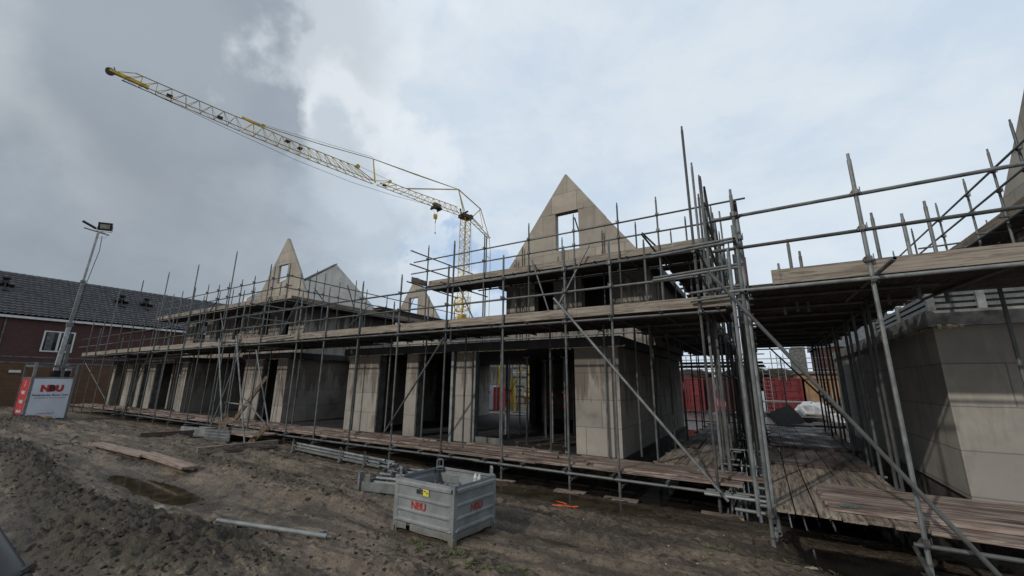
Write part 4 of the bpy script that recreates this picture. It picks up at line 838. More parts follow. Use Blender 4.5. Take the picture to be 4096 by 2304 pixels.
# ------------------------------------------------------------------ flood light mast in a frame with sign panels
cnx, cny = -28.09, 4.71; gb = .20
lm = thing('light_mast', (cnx-.5, cny+.6, gb), 'leaning galvanised floodlight mast on a ballast box with sign panels', 'light mast')
ub = nv((-.12, .99, 0)); us_ = nv((-.99, -.12, 0)); P0 = np.array((cnx, cny, gb-.12)); Wb, Db = 1.36, 1.02; up = np.array((0, 0, 1.))
cor = [P0, P0+ub*Wb, P0+ub*Wb+us_*Db, P0+us_*Db]
for i, c_ in enumerate(cor): MB().beam(c_, c_+up*2.62, .09, .09).build('corner_post', 'galv2', lm)
for i in range(4):
    a, b = cor[i], cor[(i+1) % 4]; MB().beam(a+up*2.46, b+up*2.46, .06, .10).build('top_rail', 'galv2', lm); MB().beam(a+up*1.93, b+up*1.93, .07, .07).build('middle_rail', 'galv2', lm)
pn = MB().obox(P0+ub*Wb/2+up*1.02-us_*.02, ub*(Wb/2-.05), us_*.012, up*.90).build('sign_panel', 'sign', lm)
pr_ = MB().obox(P0+us_*Db/2+up*1.0-ub*.01, us_*(Db/2-.05), ub*.012, up*.90).build('sign_panel', 'signred', lm); pr_['label'] = 'red side panel with white lettering'
MB().obox(P0+ub*Wb/2+us_*Db/2+up*.6, ub*(Wb/2-.1), us_*(Db/2-.1), up*.55).build('ballast_block', 'slabg', lm)
so_ = P0+ub*Wb/2-us_*.035; ORG[pn.name] = ORG[lm.name]
ORG[pr_.name] = ORG[lm.name]
for i, ch in enumerate('NBU'):
    c0 = so_+up*1.36+ub*(i-1)*.235
    textmesh('logo_letter_shade', ch, .36, 'ink' if i != 1 else 'red', c0+up*-.025+ub*.02-us_*.002, ub, up, pn, .001, .022)
    textmesh('logo_letter', ch, .36, 'red' if i != 1 else 'ink', c0-us_*.006, ub, up, pn, .001, .02)
textmesh('company_name', 'Nederlandse Bouw Unie', .118, 'ink', so_+up*1.13, ub, up, pn, .001, .003)
textmesh('slogan', 'ontwikkelt en bouwt uw thuis', .084, 'grey', so_+up*1.02, ub, up, pn, .001, .001)
textmesh('web_address', 'www.nbu.nl', .11, 'red', so_+up*.33, ub, up, pn, .001, .001)
for i, ch in enumerate(['J', 'NBU', 'NBU', 'nbu.nl']):
    textmesh('side_lettering', ch, .20 if i else .26, 'sign', P0+us_*(Db*.5)+up*(1.62-i*.40)-ub*.03, -us_, up, pr_, .001, .004)
mf = np.array((-28.69, 5.42, 1.4)); mt = np.array((-28.69, 5.69, 9.36)); md = nv(mt-mf)
MB().beam(mf, mf+md*3.2, .155, .155).build('mast_section', 'mastm', lm); MB().beam(mf+md*3.15, mf+md*5.4, .12, .12).build('mast_section', 'mastm', lm); MB().beam(mf+md*5.35, mf+md*8.0, .085, .085).build('mast_section', 'mastm', lm)
MB().obox(mf+md*5.35, (.09, 0, 0), (0, .09, 0), (0, 0, .06)).obox(mf+md*3.15, (.11, 0, 0), (0, .11, 0), (0, 0, .08)).build('mast_collar', 'galv', lm)
MB().beam(mf+md*2.2+np.array((.25, .15, 0)), mf+md*.2+np.array((.35, .2, 0)), .12, .12).build('winch_strut', 'galv2', lm)
MB().path([mt+np.array((.05, .16, -.1)), mt+np.array((.05, .20, -.9)), mf+md*5.4+np.array((.0, .14, 0)), mf+md*2.0+np.array((.12, .1, 0))], .014, 5).build('cable', 'black', lm)
mb = MB()
for k in range(14): a, b = k/14*6.28*1.5, (k+1)/14*6.28*1.5; q1 = mt+np.array((.1+.02*k/7, .12+.20*math.cos(a), -.08+.16*math.sin(a))); q2 = mt+np.array((.1+.02*(k+1)/7, .12+.20*math.cos(b), -.08+.16*math.sin(b))); mb.tube(q1, q2, .010, 4)
mb.build('cable_coil', 'white', lm)
lf = nv((.75, -.62, -.25)); lr = nv(np.cross(lf, up)); lu = np.cross(lr, lf)
lc = mt+np.array((.05, .20, .42)); fl = MB().obox(lc, lr*.29, lf*.04, lu*.21).obox(lc-lf*.07, lr*.22, lf*.04, lu*.15).build('floodlight', 'black', lm); ORG[fl.name] = ORG[lm.name]
MB().obox(lc+lf*.045, lr*.20, lf*.004, lu*.11).build('lens', 'lens', fl)
f2 = mt+np.array((-.1, -.36, .36)); l2 = MB().obox(f2, nv((.2, .9, -.45))*.30, nv((.8, 0, .3))*.05, nv((.1, .4, .7))*.03).build('floodlight', 'black', lm)
MB().beam(mt+np.array((0, -.55, .12)), mt+np.array((0, .42, .02)), .05, .05).path([lc-lr*.31, lc-lr*.31-up*.28, lc+lr*.31-up*.28, lc+lr*.31], .015, 5).build('lamp_bracket', 'clamp', lm)
MB().obox(P0+ub*.95+us_*.35+up*2.13, ub*.28, us_*.2, up*.14).build('tool_box', 'black', lm); MB().obox(P0+ub*1.17+us_*.3+up*2.2, ub*.10, us_*.1, up*.17).build('paper_bag', 'white', lm)
tag(MB().blob((cnx+.28, cny+.62, gb+.02), .23, 3, 12, 6, (1, 1.1, .55), .03).build('orange_bucket', 'ply', smooth=True), 'orange tub half buried before the sign panel', 'bucket')

# ------------------------------------------------------------------ tower crane
az = R(-101.5); CX_, CY_ = -35.74, 45.0; cdv = np.array((math.cos(az), math.sin(az), 0)); cn_ = np.array((-math.sin(az), math.cos(az), 0))
def cp(s, z, o=0): return np.array((CX_, CY_, 0))+cdv*s+cn_*o+np.array((0, 0, z))
cr = thing('tower_crane', (CX_, CY_, 0), 'yellow self-erecting tower crane with a long lattice jib across the sky', 'crane')
def lattice(name, m, nodes, top, w0, w1, r=.05, rd=.028):
    """triangular jib: nodes list of (s,z) bottom, top list of (s,z)"""
    mb = MB(); n = len(nodes)
    for i in range(n-1):
        (s0, z0), (s1, z1) = nodes[i], nodes[i+1]; wa = w0+(w1-w0)*i/(n-1); wb = w0+(w1-w0)*(i+1)/(n-1); ta, tb = top[i], top[i+1]
        for sg in (-1, 1):
            mb.tube(cp(s0, z0, sg*wa), cp(s1, z1, sg*wb), r, 5); m_ = ((ta[0]+tb[0])/2, (ta[1]+tb[1])/2)
            mb.tube(cp(s0, z0, sg*wa), cp(*m_, 0), rd, 4); mb.tube(cp(*m_, 0), cp(s1, z1, sg*wb), rd, 4)
        mb.tube(cp(s0, z0, -wa), cp(s0, z0, wa), rd, 4); mb.tube(cp(s0, z0, -wa), cp(s1, z1, wb), rd*.8, 4)
        mb.tube(cp(*ta), cp(*tb), r*1.1, 5)
    return mb.build(name, m, cr)
def lin(pts, n):
    ss_ = np.array([p[0] for p in pts], float); zz_ = np.array([p[1] for p in pts], float); s_ = np.linspace(ss_[0], ss_[-1], n)
    o = np.argsort(ss_); return [(float(a), float(np.interp(a, ss_[o], zz_[o]))) for a in s_]
BOT = [(.8, 26.42), (6, 26.18), (13.5, 26.15), (15.2, 26.09), (22.7, 26.04), (29.4, 26.22), (32.6, 26.37), (38.2, 26.6)]
lattice('jib_section', 'crane', lin([(.8, 26.42), (6, 26.18), (14.5, 26.14)], 13), lin([(1.66, 27.39), (9.26, 27.05), (13.4, 27.0)], 13), .42, .42)
lattice('jib_section', 'crane', lin([(15.0, 26.09), (22.7, 26.04), (29.3, 26.22)], 14), lin([(17.4, 27.30), (23.5, 27.21), (28.9, 27.42)], 14), .42, .38)
lattice('jib_section', 'craner', lin([(29.4, 26.22), (32.6, 26.37), (38.1, 26.6)], 9), lin([(29.5, 27.41), (30.9, 27.39), (37.4, 27.6)], 9), .38, .26, .04, .022)
MB().tube(cp(15.2, 26.36), cp(17.6, 27.3), .05, 5).tube(cp(13.4, 27.0), cp(14.8, 26.45), .05, 5).tube(cp(37.4, 27.6), cp(38.6, 27.0), .035, 5).build('chord_end', 'crane', cr)
MB().beam(cp(36.4, 26.75), cp(38.9, 26.92), .30, .24).build('jib_tip', 'crane', cr); MB().tube(cp(38.85, 26.82, -.12), cp(38.85, 26.82, .12), .30, 14).tube(cp(38.6, 27.1), cp(38.7, 27.35), .04, 5).build('tip_sheave', 'craned', cr)
MB().beam(cp(29.5, 27.55), cp(27.9, 27.50), .16, .22).tube(cp(27.6, 27.55, -.08), cp(27.6, 27.55, .08), .20, 12).build('hinge_block', 'crane', cr)
MB().tube(cp(17.3, 27.38, -.1), cp(17.3, 27.38, .1), .26, 12).tube(cp(12.9, 27.1, -.1), cp(12.9, 27.1, .1), .22, 12).build('sheave', 'crane', cr)
for s_, z_ in [(35.0, 26.75), (25.2, 26.95), (13.6, 26.3), (23.9, 26.7), (31.2, 26.6)]: MB().obox(cp(s_, z_), cdv*.22, cn_*.26, up*.05).build('jib_plate', 'craned', cr)
MB().path([cp(28.2, 27.47), cp(21.8, 28.22), cp(15.44, 29.2), cp(8.95, 29.6), cp(1.61, 30.27)], .045, 5).build('pendant_bar', 'craner', cr); MB().tube(cp(15.44, 29.2), cp(1.61, 30.27), .06, 5).build('pendant_bar', 'crane', cr)
MB().tube(cp(28.0, 27.6, .1), cp(15.5, 29.35, .1), .018, 4).tube(cp(17.2, 27.5), cp(12.9, 27.2), .02, 4).build('hoist_rope', 'craned', cr)
MB().tube(cp(15.44, 29.2), cp(15.15, 26.12, .3), .06, 5).tube(cp(15.44, 29.2), cp(14.7, 26.3, -.3), .06, 5).build('king_post', 'crane', cr)
MB().beam(cp(10.55, 27.0), cp(1.61, 30.25), .14, .14).build('tie_bar', 'crane', cr)
MB().tube(cp(1.61, 30.27, 0), cp(.6, 27.0, .4), .07, 5).tube(cp(1.61, 30.27, 0), cp(.1, 27.0, -.4), .07, 5).tube(cp(1.61, 30.27), cp(-3.01, 28.63), .09, 5).build('mast_head', 'crane', cr)
MB().tube(cp(-3.01, 28.63), cp(-5.01, 24.33), .07, 5).tube(cp(-3.01, 28.63), cp(-1.1, 26.5), .08, 5).tube(cp(-2.8, 28.3), cp(-3.6, 25.6), .04, 5).build('back_stay', 'crane', cr)
mb = MB()
for o in (-.4, .4): mb.tube(cp(-.8, 26.4, o), cp(-5.0, 24.3, o*.5), .07, 5)
for k in range(5): mb.tube(cp(-1-k*.8, 26.3-k*.4, -.4), cp(-1.8-k*.8, 25.9-k*.4, .4), .035, 4)
mb.tube(cp(-.9, 26.9), cp(-3.6, 25.6), .05, 5); mb.build('counter_jib', 'crane', cr)
MB().path([cp(-5.01, 24.33), cp(-5.35, 22.0), cp(-5.35, 4)], .045, 5).tube(cp(-5.35, 21.0), cp(-4.6, 21.2), .05, 5).tube(cp(-1.3, 25, 0), cp(-1.8, 6, 0), .02, 4).build('stay_rope', 'crane', cr)
MB().obox(cp(0, 26.3), cdv*.9, cn_*.7, up*.26).obox(cp(-.8, 26.5), cdv*.3, cn_*.5, up*.22).tube(cp(.3, 26.9, -.8), cp(.3, 26.9, .8), .14, 6).tube(cp(.9, 26.2, .2), cp(1.3, 27.2, .2), .12, 5).build('mast_top_block', 'craned', cr)
MB().tube(cp(-.9, 26.6, -.3), cp(-.9, 26.6, .3), .35, 10).build('sheave', 'crane', cr)
def sqmast(name, z0, z1, w, m, n):
    mb = MB(); cs = [(-w, -w), (w, -w), (w, w), (-w, w)]
    for a in cs: mb.tube(cp(a[0], z0, a[1]), cp(a[0], z1, a[1]), .06, 5)
    for k in range(n):
        za = z0+(z1-z0)*k/n; zb = z0+(z1-z0)*(k+1)/n
        for i in range(4):
            a, b = cs[i], cs[(i+1) % 4]
            if k % 2: a, b = b, a
            mb.tube(cp(a[0], za, a[1]), cp(b[0], zb, b[1]), .036, 4); mb.tube(cp(a[0], za, a[1]), cp(b[0], za, b[1]), .03, 4)
    return mb.build(name, m, cr)
sqmast('inner_mast', 12, 26.1, .56, 'crane', 15); sqmast('outer_mast', 1.5, 14, .75, 'crane', 12)
mb = MB()
for k in range(16): a, b = 6.28*k/16, 6.28*(k+1)/16; mb.tube(cp(.9*math.cos(a), 12.9+1.1*math.sin(a), -.8), cp(.9*math.cos(b), 12.9+1.1*math.sin(b), -.8), .09, 5)
mb.tube(cp(0, 10.9, -.5), cp(0, 10.9, .5), .5, 12); mb.build('telescoping_gear', 'crane', cr)
MB().obox(cp(5.46, 26.0), cdv*.6, cn_*.45, up*.10).tube(cp(4.9, 25.8, -.5), cp(4.9, 25.8, .5), .14, 8).tube(cp(6.0, 25.75, -.5), cp(6.0, 25.75, .5), .16, 8).obox(cp(5.4, 26.45), cdv*.6, cn_*.3, up*.12).build('trolley', 'craned', cr)
MB().tube(cp(5.0, 25.8), cp(5.4, 24.9), .02, 4).tube(cp(6.0, 25.8), cp(5.65, 24.9), .02, 4).tube(cp(5.5, 24.2), cp(5.45, 22.3), .022, 4).build('hoist_rope', 'craned', cr)
hb = MB().obox(cp(5.54, 24.6), cdv*.26, cn_*.1, up*.34).tube(cp(5.54, 24.72, -.16), cp(5.54, 24.72, .16), .26, 10).build('hook_block', 'crane', cr)
MB().tube(cp(5.5, 24.2), cp(5.5, 23.6), .05, 6).tube(cp(5.45, 22.3), cp(5.4, 22.05), .07, 6).build('hook', 'craned', hb)
MB().path([cp(s, z) for s, z in [(38.0, 26.5), (34, 26.15), (30.4, 25.75), (24, 25.2), (17.8, 25.05), (12, 25.4), (6.5, 26.0)]], .022, 4).build('trolley_rope', 'craned', cr)
MB().box((CX_-2.6, CY_-2.6, 0), (CX_+2.6, CY_+2.6, 1.5)).build('base_frame', 'crane', cr)

# ------------------------------------------------------------------ steel bin in the foreground
Pb = np.array((-3.34, 4.19, .11)); e1 = nv((-4.52, 4.36, 0)-np.array((-3.42, 4.30, 0))); e1 = nv((-1.07, .02, 0)); e2 = nv((.17, .86, 0)); e2 = nv(e2-e1*np.dot(e1, e2)*.75)
A_, B_, Hh = 1.02, .82, .67
bn = thing('steel_bin', tuple(Pb), 'open galvanised steel bin with red stencil letters and yellow sticker', 'metal bin')
c4 = [Pb, Pb+e1*A_, Pb+e1*A_+e2*B_, Pb+e2*B_]; Z3 = np.array((0, 0, 1.)); z_lo = .055
def corr(a, b, outw, name, hole=False):
    """corrugated side wall from corner a to b"""
    a = a+nv(b-a)*.03; b = b-nv(b-a)*.03; d = b-a
    prof = [(z_lo-.0, 0), (.142, 0), (.160, .020), (.182, .020), (.198, 0), (.272, 0), (.290, .020), (.308, .020), (.322, 0), (.372, 0), (.422, 0), (.438, .020), (.454, .020), (.470, 0), (.575, 0), (.592, .028), (.625, .028), (.64, .006), (Hh, .006)]
    nu = 14; rag = random.Random(3); vs = []; fs = []
    for j, (z, o) in enumerate(prof):
        for i in range(nu+1):
            f = i/nu; oo = o*min(1, min(f, 1-f)*14) if .16 < z < .5 else o; dent = .004*math.sin(f*9+z*14)*math.sin(f*3.1)
            zz = z+(.006*math.sin(f*11)+.012*abs(math.sin(f*5)) if j == 0 else 0); vs.append(a+d*f+outw*(oo+dent)+Z3*zz)
    for j in range(len(prof)-1):
        for i in range(nu):
            if hole and j == 0 and i == 3: continue
            fs.append((j*(nu+1)+i, j*(nu+1)+i+1, (j+1)*(nu+1)+i+1, (j+1)*(nu+1)+i))
    o_ = MB().add(vs, fs).build(name, 'binm', bn)
    md_ = o_.modifiers.new('thick', 'SOLIDIFY'); md_.thickness = .004; return o_
def f_bin(T, b):
    g = T.node('ShaderNodeNewGeometry').outputs['Position']; n = T.noise(g, 3.5, 6, .65); n2 = T.noise(T.mapping(g, (9, 9, 1.5)), 2, 5, .6); s = T.node('ShaderNodeSeparateXYZ', {0: g})
    c = T.mix(T.ramp(n, .3, .7), (.20, .22, .225), (.30, .325, .33)); 
    lowm = T.math('MULTIPLY', T.ramp(T.math('ADD', s.outputs[2], T.math('MULTIPLY', T.math('SUBTRACT', T.noise(g, 9, 4), .5), .25)), .30, .12), .75)
    c = T.mix(lowm, c, (.17, .15, .115)); c = T.mix(T.math('MULTIPLY', T.ramp(T.noise(g, 40, 4), .62, .7), .5), c, (.5, .5, .48))
    T.put(b.inputs['Base Color'], c); b.inputs['Metallic'].default_value = .35; T.put(b.inputs['Roughness'], T.math('ADD', .4, T.math('MULTIPLY', n, .35))); T.put(b.inputs['Normal'], T.bump(n, .2, .004))
M['binm'] = mat('worn zinc bin', f_bin)
nA = -nv(np.cross(Z3, e1))*-1; nA = nv(np.cross(e1, Z3)); nA = nA if np.dot(nA, e2) < 0 else -nA; nB = nv(np.cross(e2, Z3)); nB = nB if np.dot(nB, e1) < 0 else -nB
wf = corr(c4[1], c4[0], nA, 'side_wall', True); wr = corr(c4[0], c4[3], nB, 'side_wall'); corr(c4[2], c4[1], -nB, 'side_wall'); corr(c4[3], c4[2], -nA, 'side_wall')
for i, c_ in enumerate(c4):
    u1, u2 = [(e1, e2), (-e1, e2), (-e1, -e2), (e1, -e2)][i]
    MB().obox(c_+u1*.032+Z3*(Hh/2+.0), u1*.036, u2*.005, Z3*(Hh/2)).obox(c_+u2*.032+Z3*Hh/2, u2*.036, u1*.005, Z3*(Hh/2)).obox(c_+u1*.01+u2*.01+Z3*.04, u1*.03, u2*.03, Z3*.05).build('corner_post', 'binm', bn)
    a_ = c_+u1*.04+u2*.04; dd = nv(u1+u2); pp = nv(np.cross(dd, Z3)); mb = MB()
    L_ = [a_-pp*.045+Z3*(Hh-.03), a_-pp*.045+Z3*(Hh+.09), a_-pp*.03+Z3*(Hh+.11), a_+pp*.03+Z3*(Hh+.11), a_+pp*.045+Z3*(Hh+.09), a_+pp*.045+Z3*(Hh-.03)]
    H4 = [a_-pp*.018+Z3*(Hh+.03), a_-pp*.018+Z3*(Hh+.08), a_+pp*.018+Z3*(Hh+.08), a_+pp*.018+Z3*(Hh+.03)]
    for p1, p2 in zip(L_[:-1], L_[1:]): mb.beam(p1, p2, .012, .028, up=tuple(dd))
    mb.beam(L_[0], L_[-1], .01, .05, up=tuple(dd)); mb.obox(a_+Z3*(Hh+.005), pp*.05, dd*.045, Z3*.004); mb.build('lifting_lug', 'binm', bn)
MB().add([c4[0]+Z3*.12, c4[1]+Z3*.12, c4[2]+Z3*.12, c4[3]+Z3*.12], [(0, 1, 2, 3)]).build('floor', 'binm', bn)
ORG[wf.name] = ORG[bn.name]; ORG[wr.name] = ORG[bn.name]
bo = lambda f, z, o=.012: c4[1]+(c4[0]-c4[1])*f+Z3*z+nA*o
textmesh('stencil', 'NBU', .125, 'redst', bo(.43, .328, .008), -e1, Z3, wf, .0005, .004)
textmesh('stencil', 'NBU', .115, 'redst', c4[0]+(c4[3]-c4[0])*.52+Z3*.332+nB*.008, e2, Z3, wr, .001, .002)
st = MB().add([bo(.40, .508), bo(.60, .498), bo(.60, .578), bo(.40, .586)], [(0, 1, 2, 3)]).build('sticker', 'yel', wf); ORG[st.name] = ORG[bn.name]
MB().add([bo(.398, .507, .0135), bo(.502, .502, .0135), bo(.502, .583, .0135), bo(.398, .588, .0135)], [(0, 1, 2, 3)]).build('sticker_ground', 'binm', st)
textmesh('sticker_letters', 'aic', .10, 'ink', bo(.45, .520, .015), -e1, Z3, st, .0005, .006)
for i in range(2): MB().obox(bo(.532+i*.04, .555-i*.015, .0135), -e1*.014, nA*.0005, Z3*.006).build('sticker_print', 'ink', st)
mb = MB(); rg = random.Random(5)
for k in range(170):
    c_ = Pb+e1*rg.uniform(.1, A_-.1)+e2*rg.uniform(.1, B_-.1)+Z3*rg.uniform(.38, .50); d_ = nv((rg.uniform(-1, 1), rg.uniform(-1, 1), rg.uniform(-.5, .8)))
    mb.obox(c_, d_*.045, nv(np.cross(d_, (.3, .2, 1)))*.02, (0, 0, .012)); mb.tube(c_-d_*.05, c_+d_*.06, .008, 5)
tag(mb.build('scaffold_couplers', 'clamp'), 'loose scaffold couplers filling the steel bin', 'couplers', kind='stuff')
bt = thing('plastic_bottle', tuple(c4[3]+e1*.28-e2*.08+Z3*.5), 'clear plastic bottle lying in the right corner of the steel bin', 'bottle')
mb = MB()
for k in range(2): q_ = c4[3]+e1*(.20+.07*k)-e2*.09+Z3*.47; mb.tube(q_, q_+Z3*.15, .032, 10).tube(q_+Z3*.15, q_+Z3*.20, .032, 10, .012)
mb.build('bottle_body', 'film', bt, smooth=False)

# low stillage with short tubes behind the bin
tr = thing('tube_rack', (-6.4, 5.6, .05), 'low galvanised rack of short scaffold tubes behind the steel bin', 'rack')
a0 = np.array((-6.12, 5.08, .0)); b0_ = np.array((-4.7, 5.35, .0)); dv = nv(b0_-a0); pv = nv((-dv[1], dv[0], 0)); ll = np.linalg.norm(b0_-a0)
for f in (0, 1):
    for g_ in (0, 1): q_ = a0+dv*ll*f+pv*.8*g_; MB().obox(q_+Z3*.22, dv*.02, pv*.045, Z3*.27).build('corner_leg', 'galv2', tr)
for g_ in (0, 1): MB().obox(a0+dv*ll/2+pv*.8*g_+Z3*.27, dv*ll/2, pv*.012, Z3*.07).build('side_rail', 'galv2', tr)
for f in (.02, .98): MB().obox(a0+dv*ll*f+pv*.4+Z3*.27, pv*.4, dv*.012, Z3*.06).build('end_rail', 'galv2', tr)
sr = MB().obox(a0+dv*.16+Z3*.40-pv*.0, dv*.05, pv*.01, Z3*.06).build('lug', 'galv2', tr)
textmesh('stencil', 'NBU', .10, 'redst', a0+dv*.83+Z3*.235-pv*.016, dv, Z3, tr, .001, .004)
for k in range(9):
    q_ = a0+dv*.22+pv*(.08+.08*k)+Z3*(.33+.05*(k % 3)); L_ = rg.uniform(.9, 1.25); o = MB().tube(q_, q_+dv*L_+pv*rg.uniform(-.1, .1)+Z3*.03, .026, 10, open_=True).build('short_tube', 'galv2'); tag(o, 'short scaffold tube lying in the low rack', 'tube', 'short tubes in the rack')
mb = MB()
for k in range(26):
    c_ = a0+dv*rg.uniform(.15, .6)+pv*rg.uniform(.1, .7)+Z3*rg.uniform(.42, .56); d_ = nv((rg.uniform(-1, 1), rg.uniform(-1, 1), rg.uniform(-.4, .6))); mb.obox(c_, d_*.05, nv(np.cross(d_, (.3, .2, 1)))*.02, (0, 0, .014)); mb.tube(c_-d_*.07, c_+d_*.07, .008, 5)
tag(mb.build('rack_couplers', 'clamp'), 'couplers thrown on the tubes in the low rack', 'couplers', kind='stuff')

# bundle of long tubes
tb0 = np.array((-11.25, 7.02, .0)); tb1 = np.array((-7.25, 6.75, .0)); dv2 = nv(tb1-tb0); pv2 = nv((-dv2[1], dv2[0], 0))
for k in range(9):
    row = k // 4; off = (k % 4)*.075+(.03 if row else 0); z = .17+row*.075+.01*(k % 2); s_ = rg.uniform(-.15, .15)
    tag(MB().tube(tb0+pv2*off+Z3*z+dv2*s_, tb1+pv2*off+Z3*(z-.03)+dv2*(s_+rg.uniform(-.3, .1)), .026, 10, open_=True).build('long_tube', 'galv2'), 'long galvanised tube in the bundle on the ground before the lower deck', 'tube', 'long tubes in the ground bundle')
for i, f in enumerate((.0, .56, .80)):
    q_ = tb0+(tb1-tb0)*f-pv2*.06; mb = MB(); mb.obox(q_+Z3*.22, dv2*.035, pv2*.01, Z3*.14); mb.obox(q_+Z3*.11+pv2*.2, dv2*.04, pv2*.24, Z3*.02)
    for a in range(8): t0, t1 = math.pi*a/8, math.pi*(a+1)/8; mb.tube(q_+Z3*(.36+.07*math.sin(t0))+dv2*.035*math.cos(t0), q_+Z3*(.36+.07*math.sin(t1))+dv2*.035*math.cos(t1), .008, 5)
    tag(mb.build('tube_cradle', 'galv2'), ['hooped steel cradle at the left end of the tube bundle', 'hooped steel cradle in the middle of the tube bundle', 'hooped steel cradle nearest the steel bin'][i], 'cradle', 'cradles holding the tube bundle')

# loose pieces on the mud
def plank(a, b, w, h, m, name, lab, cat, grp=None, tilt=0, lift=0):
    za, zb = gz(*a[:2]), gz(*b[:2]); p = (a[0], a[1], (a[2] if len(a) > 2 else za+h/2+lift)); q_ = (b[0], b[1], (b[2] if len(b) > 2 else zb+h/2+lift))
    return tag(MB().beam(p, q_, w, h).build(name, m), lab, cat, grp)
plank((-16.5, 4.28), (-12.6, 4.22), .30, .045, 'pinkx', 'plank', 'pale pinkish plank on the mud, the farther of the overlapping pair', 'plank', lift=.05)
plank((-12.95, 4.30), (-10.15, 4.15), .30, .045, 'pinkx', 'plank', 'pale pinkish plank on the mud, the nearer of the overlapping pair', 'plank', lift=.08)
plank((-12.4, 5.15, .27), (-12.0, 6.95, .29), .11, .14, 'wy', 'timber_beam', 'thick grey timber beam on the mud between the buttress and the tube bundle', 'beam')
plank((-12.3, 5.15, .17), (-11.9, 6.9, .18), .22, .05, 'dk', 'plank', 'dark plank half sunk under the thick timber beam', 'plank')
plank((-17.25, 5.5, .22), (-16.6, 7.0, .24), .06, .20, 'dk', 'plank', 'dark brown plank standing on edge left of the zinc trough', 'plank')
plank((-15.35, 6.95, .10), (-15.9, 7.25, .86), .22, .05, 'wz', 'timber_offcut', 'broken timber board leaning up behind the zinc trough', 'timber')
plank((-13.65, 7.0, .06), (-13.2, 7.25, .66), .05, .16, 'wz', 'timber_offcut', 'short grey board propped upright beside the lower deck', 'timber')
plank((-17.9, 8.55, .5), (-16.9, 9.02, 2.15), .07, .14, 'wz', 'timber_offcut', 'long dark plank leaning on the wall pier behind the buttress', 'timber')
zt = thing('zinc_trough', (-16.2, 6.9, .1), 'grey zinc trough crate lying before the buttress', 'crate')
MB().obox((-16.7, 6.75, .30), (.75, .12, 0), (0, .01, 0), (0, .02, .13)).obox((-16.7, 7.3, .25), (.75, .12, 0), (0, .01, 0), (0, .02, .13)).obox((-16.7, 7.0, .14), (.75, .12, 0), (-.03, .27, 0), (0, 0, .008)).build('body', 'galv2', zt)
MB().obox((-15.3, 6.85, .27), (.62, .1, 0), (0, .01, 0), (0, .0, .17)).obox((-15.3, 7.4, .27), (.62, .1, 0), (0, .01, 0), (0, .0, .17)).obox((-15.9, 7.05, .27), (.01, 0, 0), (0, .28, 0), (0, .0, .17)).build('end_section', 'galv', zt)
for z in (.2, .3, .38): MB().tube((-15.9, 6.74, z), (-14.7, 6.93, z), .012, 5).build('rib', 'galv2', zt)
pp0 = np.array((-5.97, 2.83, gz(-5.97, 2.83)+.075)); pp1 = np.array((-4.62, 3.42, gz(-4.62, 3.42)+.06)); st_ = thing('loose_tube', tuple(pp0), 'grey scaffold tube with spigot end lying alone on the mud', 'tube'); dpp = nv(pp1-pp0)
MB().tube(pp0, pp1, .027, 14, open_=True).build('tube', 'galv2', st_); MB().tube(pp1-dpp*.02, pp1+dpp*.07, .019, 10).build('spigot', 'galv', st_)
def loose_clamp(p, lab):
    mb = MB(); mb.tube((p[0], p[1]-.02, p[2]), (p[0], p[1]+.03, p[2]), .035, 8, open_=True); mb.tube((p[0]+.06, p[1], p[2]), (p[0]+.09, p[1]+.04, p[2]), .032, 8, open_=True); mb.box((p[0]+.02, p[1]-.01, p[2]-.03), (p[0]+.05, p[1]+.02, p[2]+.035)); mb.tube((p[0]-.03, p[1], p[2]+.03), (p[0]+.1, p[1]+.02, p[2]+.05), .008, 5)
    return tag(mb.build('coupler', 'clamp'), lab, 'coupler')
loose_clamp((-5.80, 3.02, gz(-5.8, 3.02)+.03), 'loose coupler beside the left end of the lone tube'); loose_clamp((-4.78, 3.46, gz(-4.78, 3.46)+.05), 'loose coupler beside the spigot end of the lone tube')
mb = MB(); pts = [(-3.62, 7.05), (-3.50, 6.97), (-3.3, 6.95), (-3.1, 6.86), (-2.92, 6.78), (-2.80, 6.72), (-2.88, 6.62), (-2.83, 6.55)]
for (x0, y0), (x1, y1) in zip(pts[:-1], pts[1:]): mb.beam((x0, y0, gz(x0, y0)+.03+.02*math.sin(x0*20)), (x1, y1, gz(x1, y1)+.03+.02*math.sin(x1*20)), .045, .006, up=(.2, .1, 1))
for (x0, y0), (x1, y1) in zip([(-3.2, 6.75), (-3.08, 6.62), (-2.85, 6.55), (-2.95, 6.42), (-3.1, 6.4)][:-1], [(-3.2, 6.75), (-3.08, 6.62), (-2.85, 6.55), (-2.95, 6.42), (-3.1, 6.4)][1:]): mb.beam((x0, y0, gz(x0, y0)+.025), (x1, y1, gz(x1, y1)+.03), .04, .006)
tag(mb.build('lashing_strap', 'orange'), 'orange lashing strap crumpled in the puddle', 'strap')
tag(MB().tube((.85, 5.85, .04), (.98, 5.55, .05), .012, 6).build('white_stick', 'white'), 'short white stick in the dark puddle under the right deck', 'stick')
tag(MB().blob((.25, 5.95, .05), .07, 4, 9, 6, (1.2, 1, .7), .25).build('rubble_lump', 'stone'), 'pale rubble lump at the edge of the dark puddle', 'rubble')
tag(MB().blob((-5.35, 3.12, gz(-5.35, 3.12)+.02), .045, 9, 8, 5, (1.5, .9, .6), .25).build('brick_fragment', 'wz'), 'orange brown brick fragment above the lone tube', 'brick')
tag(MB().blob((-6.9, 2.55, gz(-6.9, 2.55)+.02), .07, 12, 9, 5, (1.6, .9, .5), .25).build('field_stone', 'stone'), 'pale brown stone on the dark spoil ridge', 'stone')
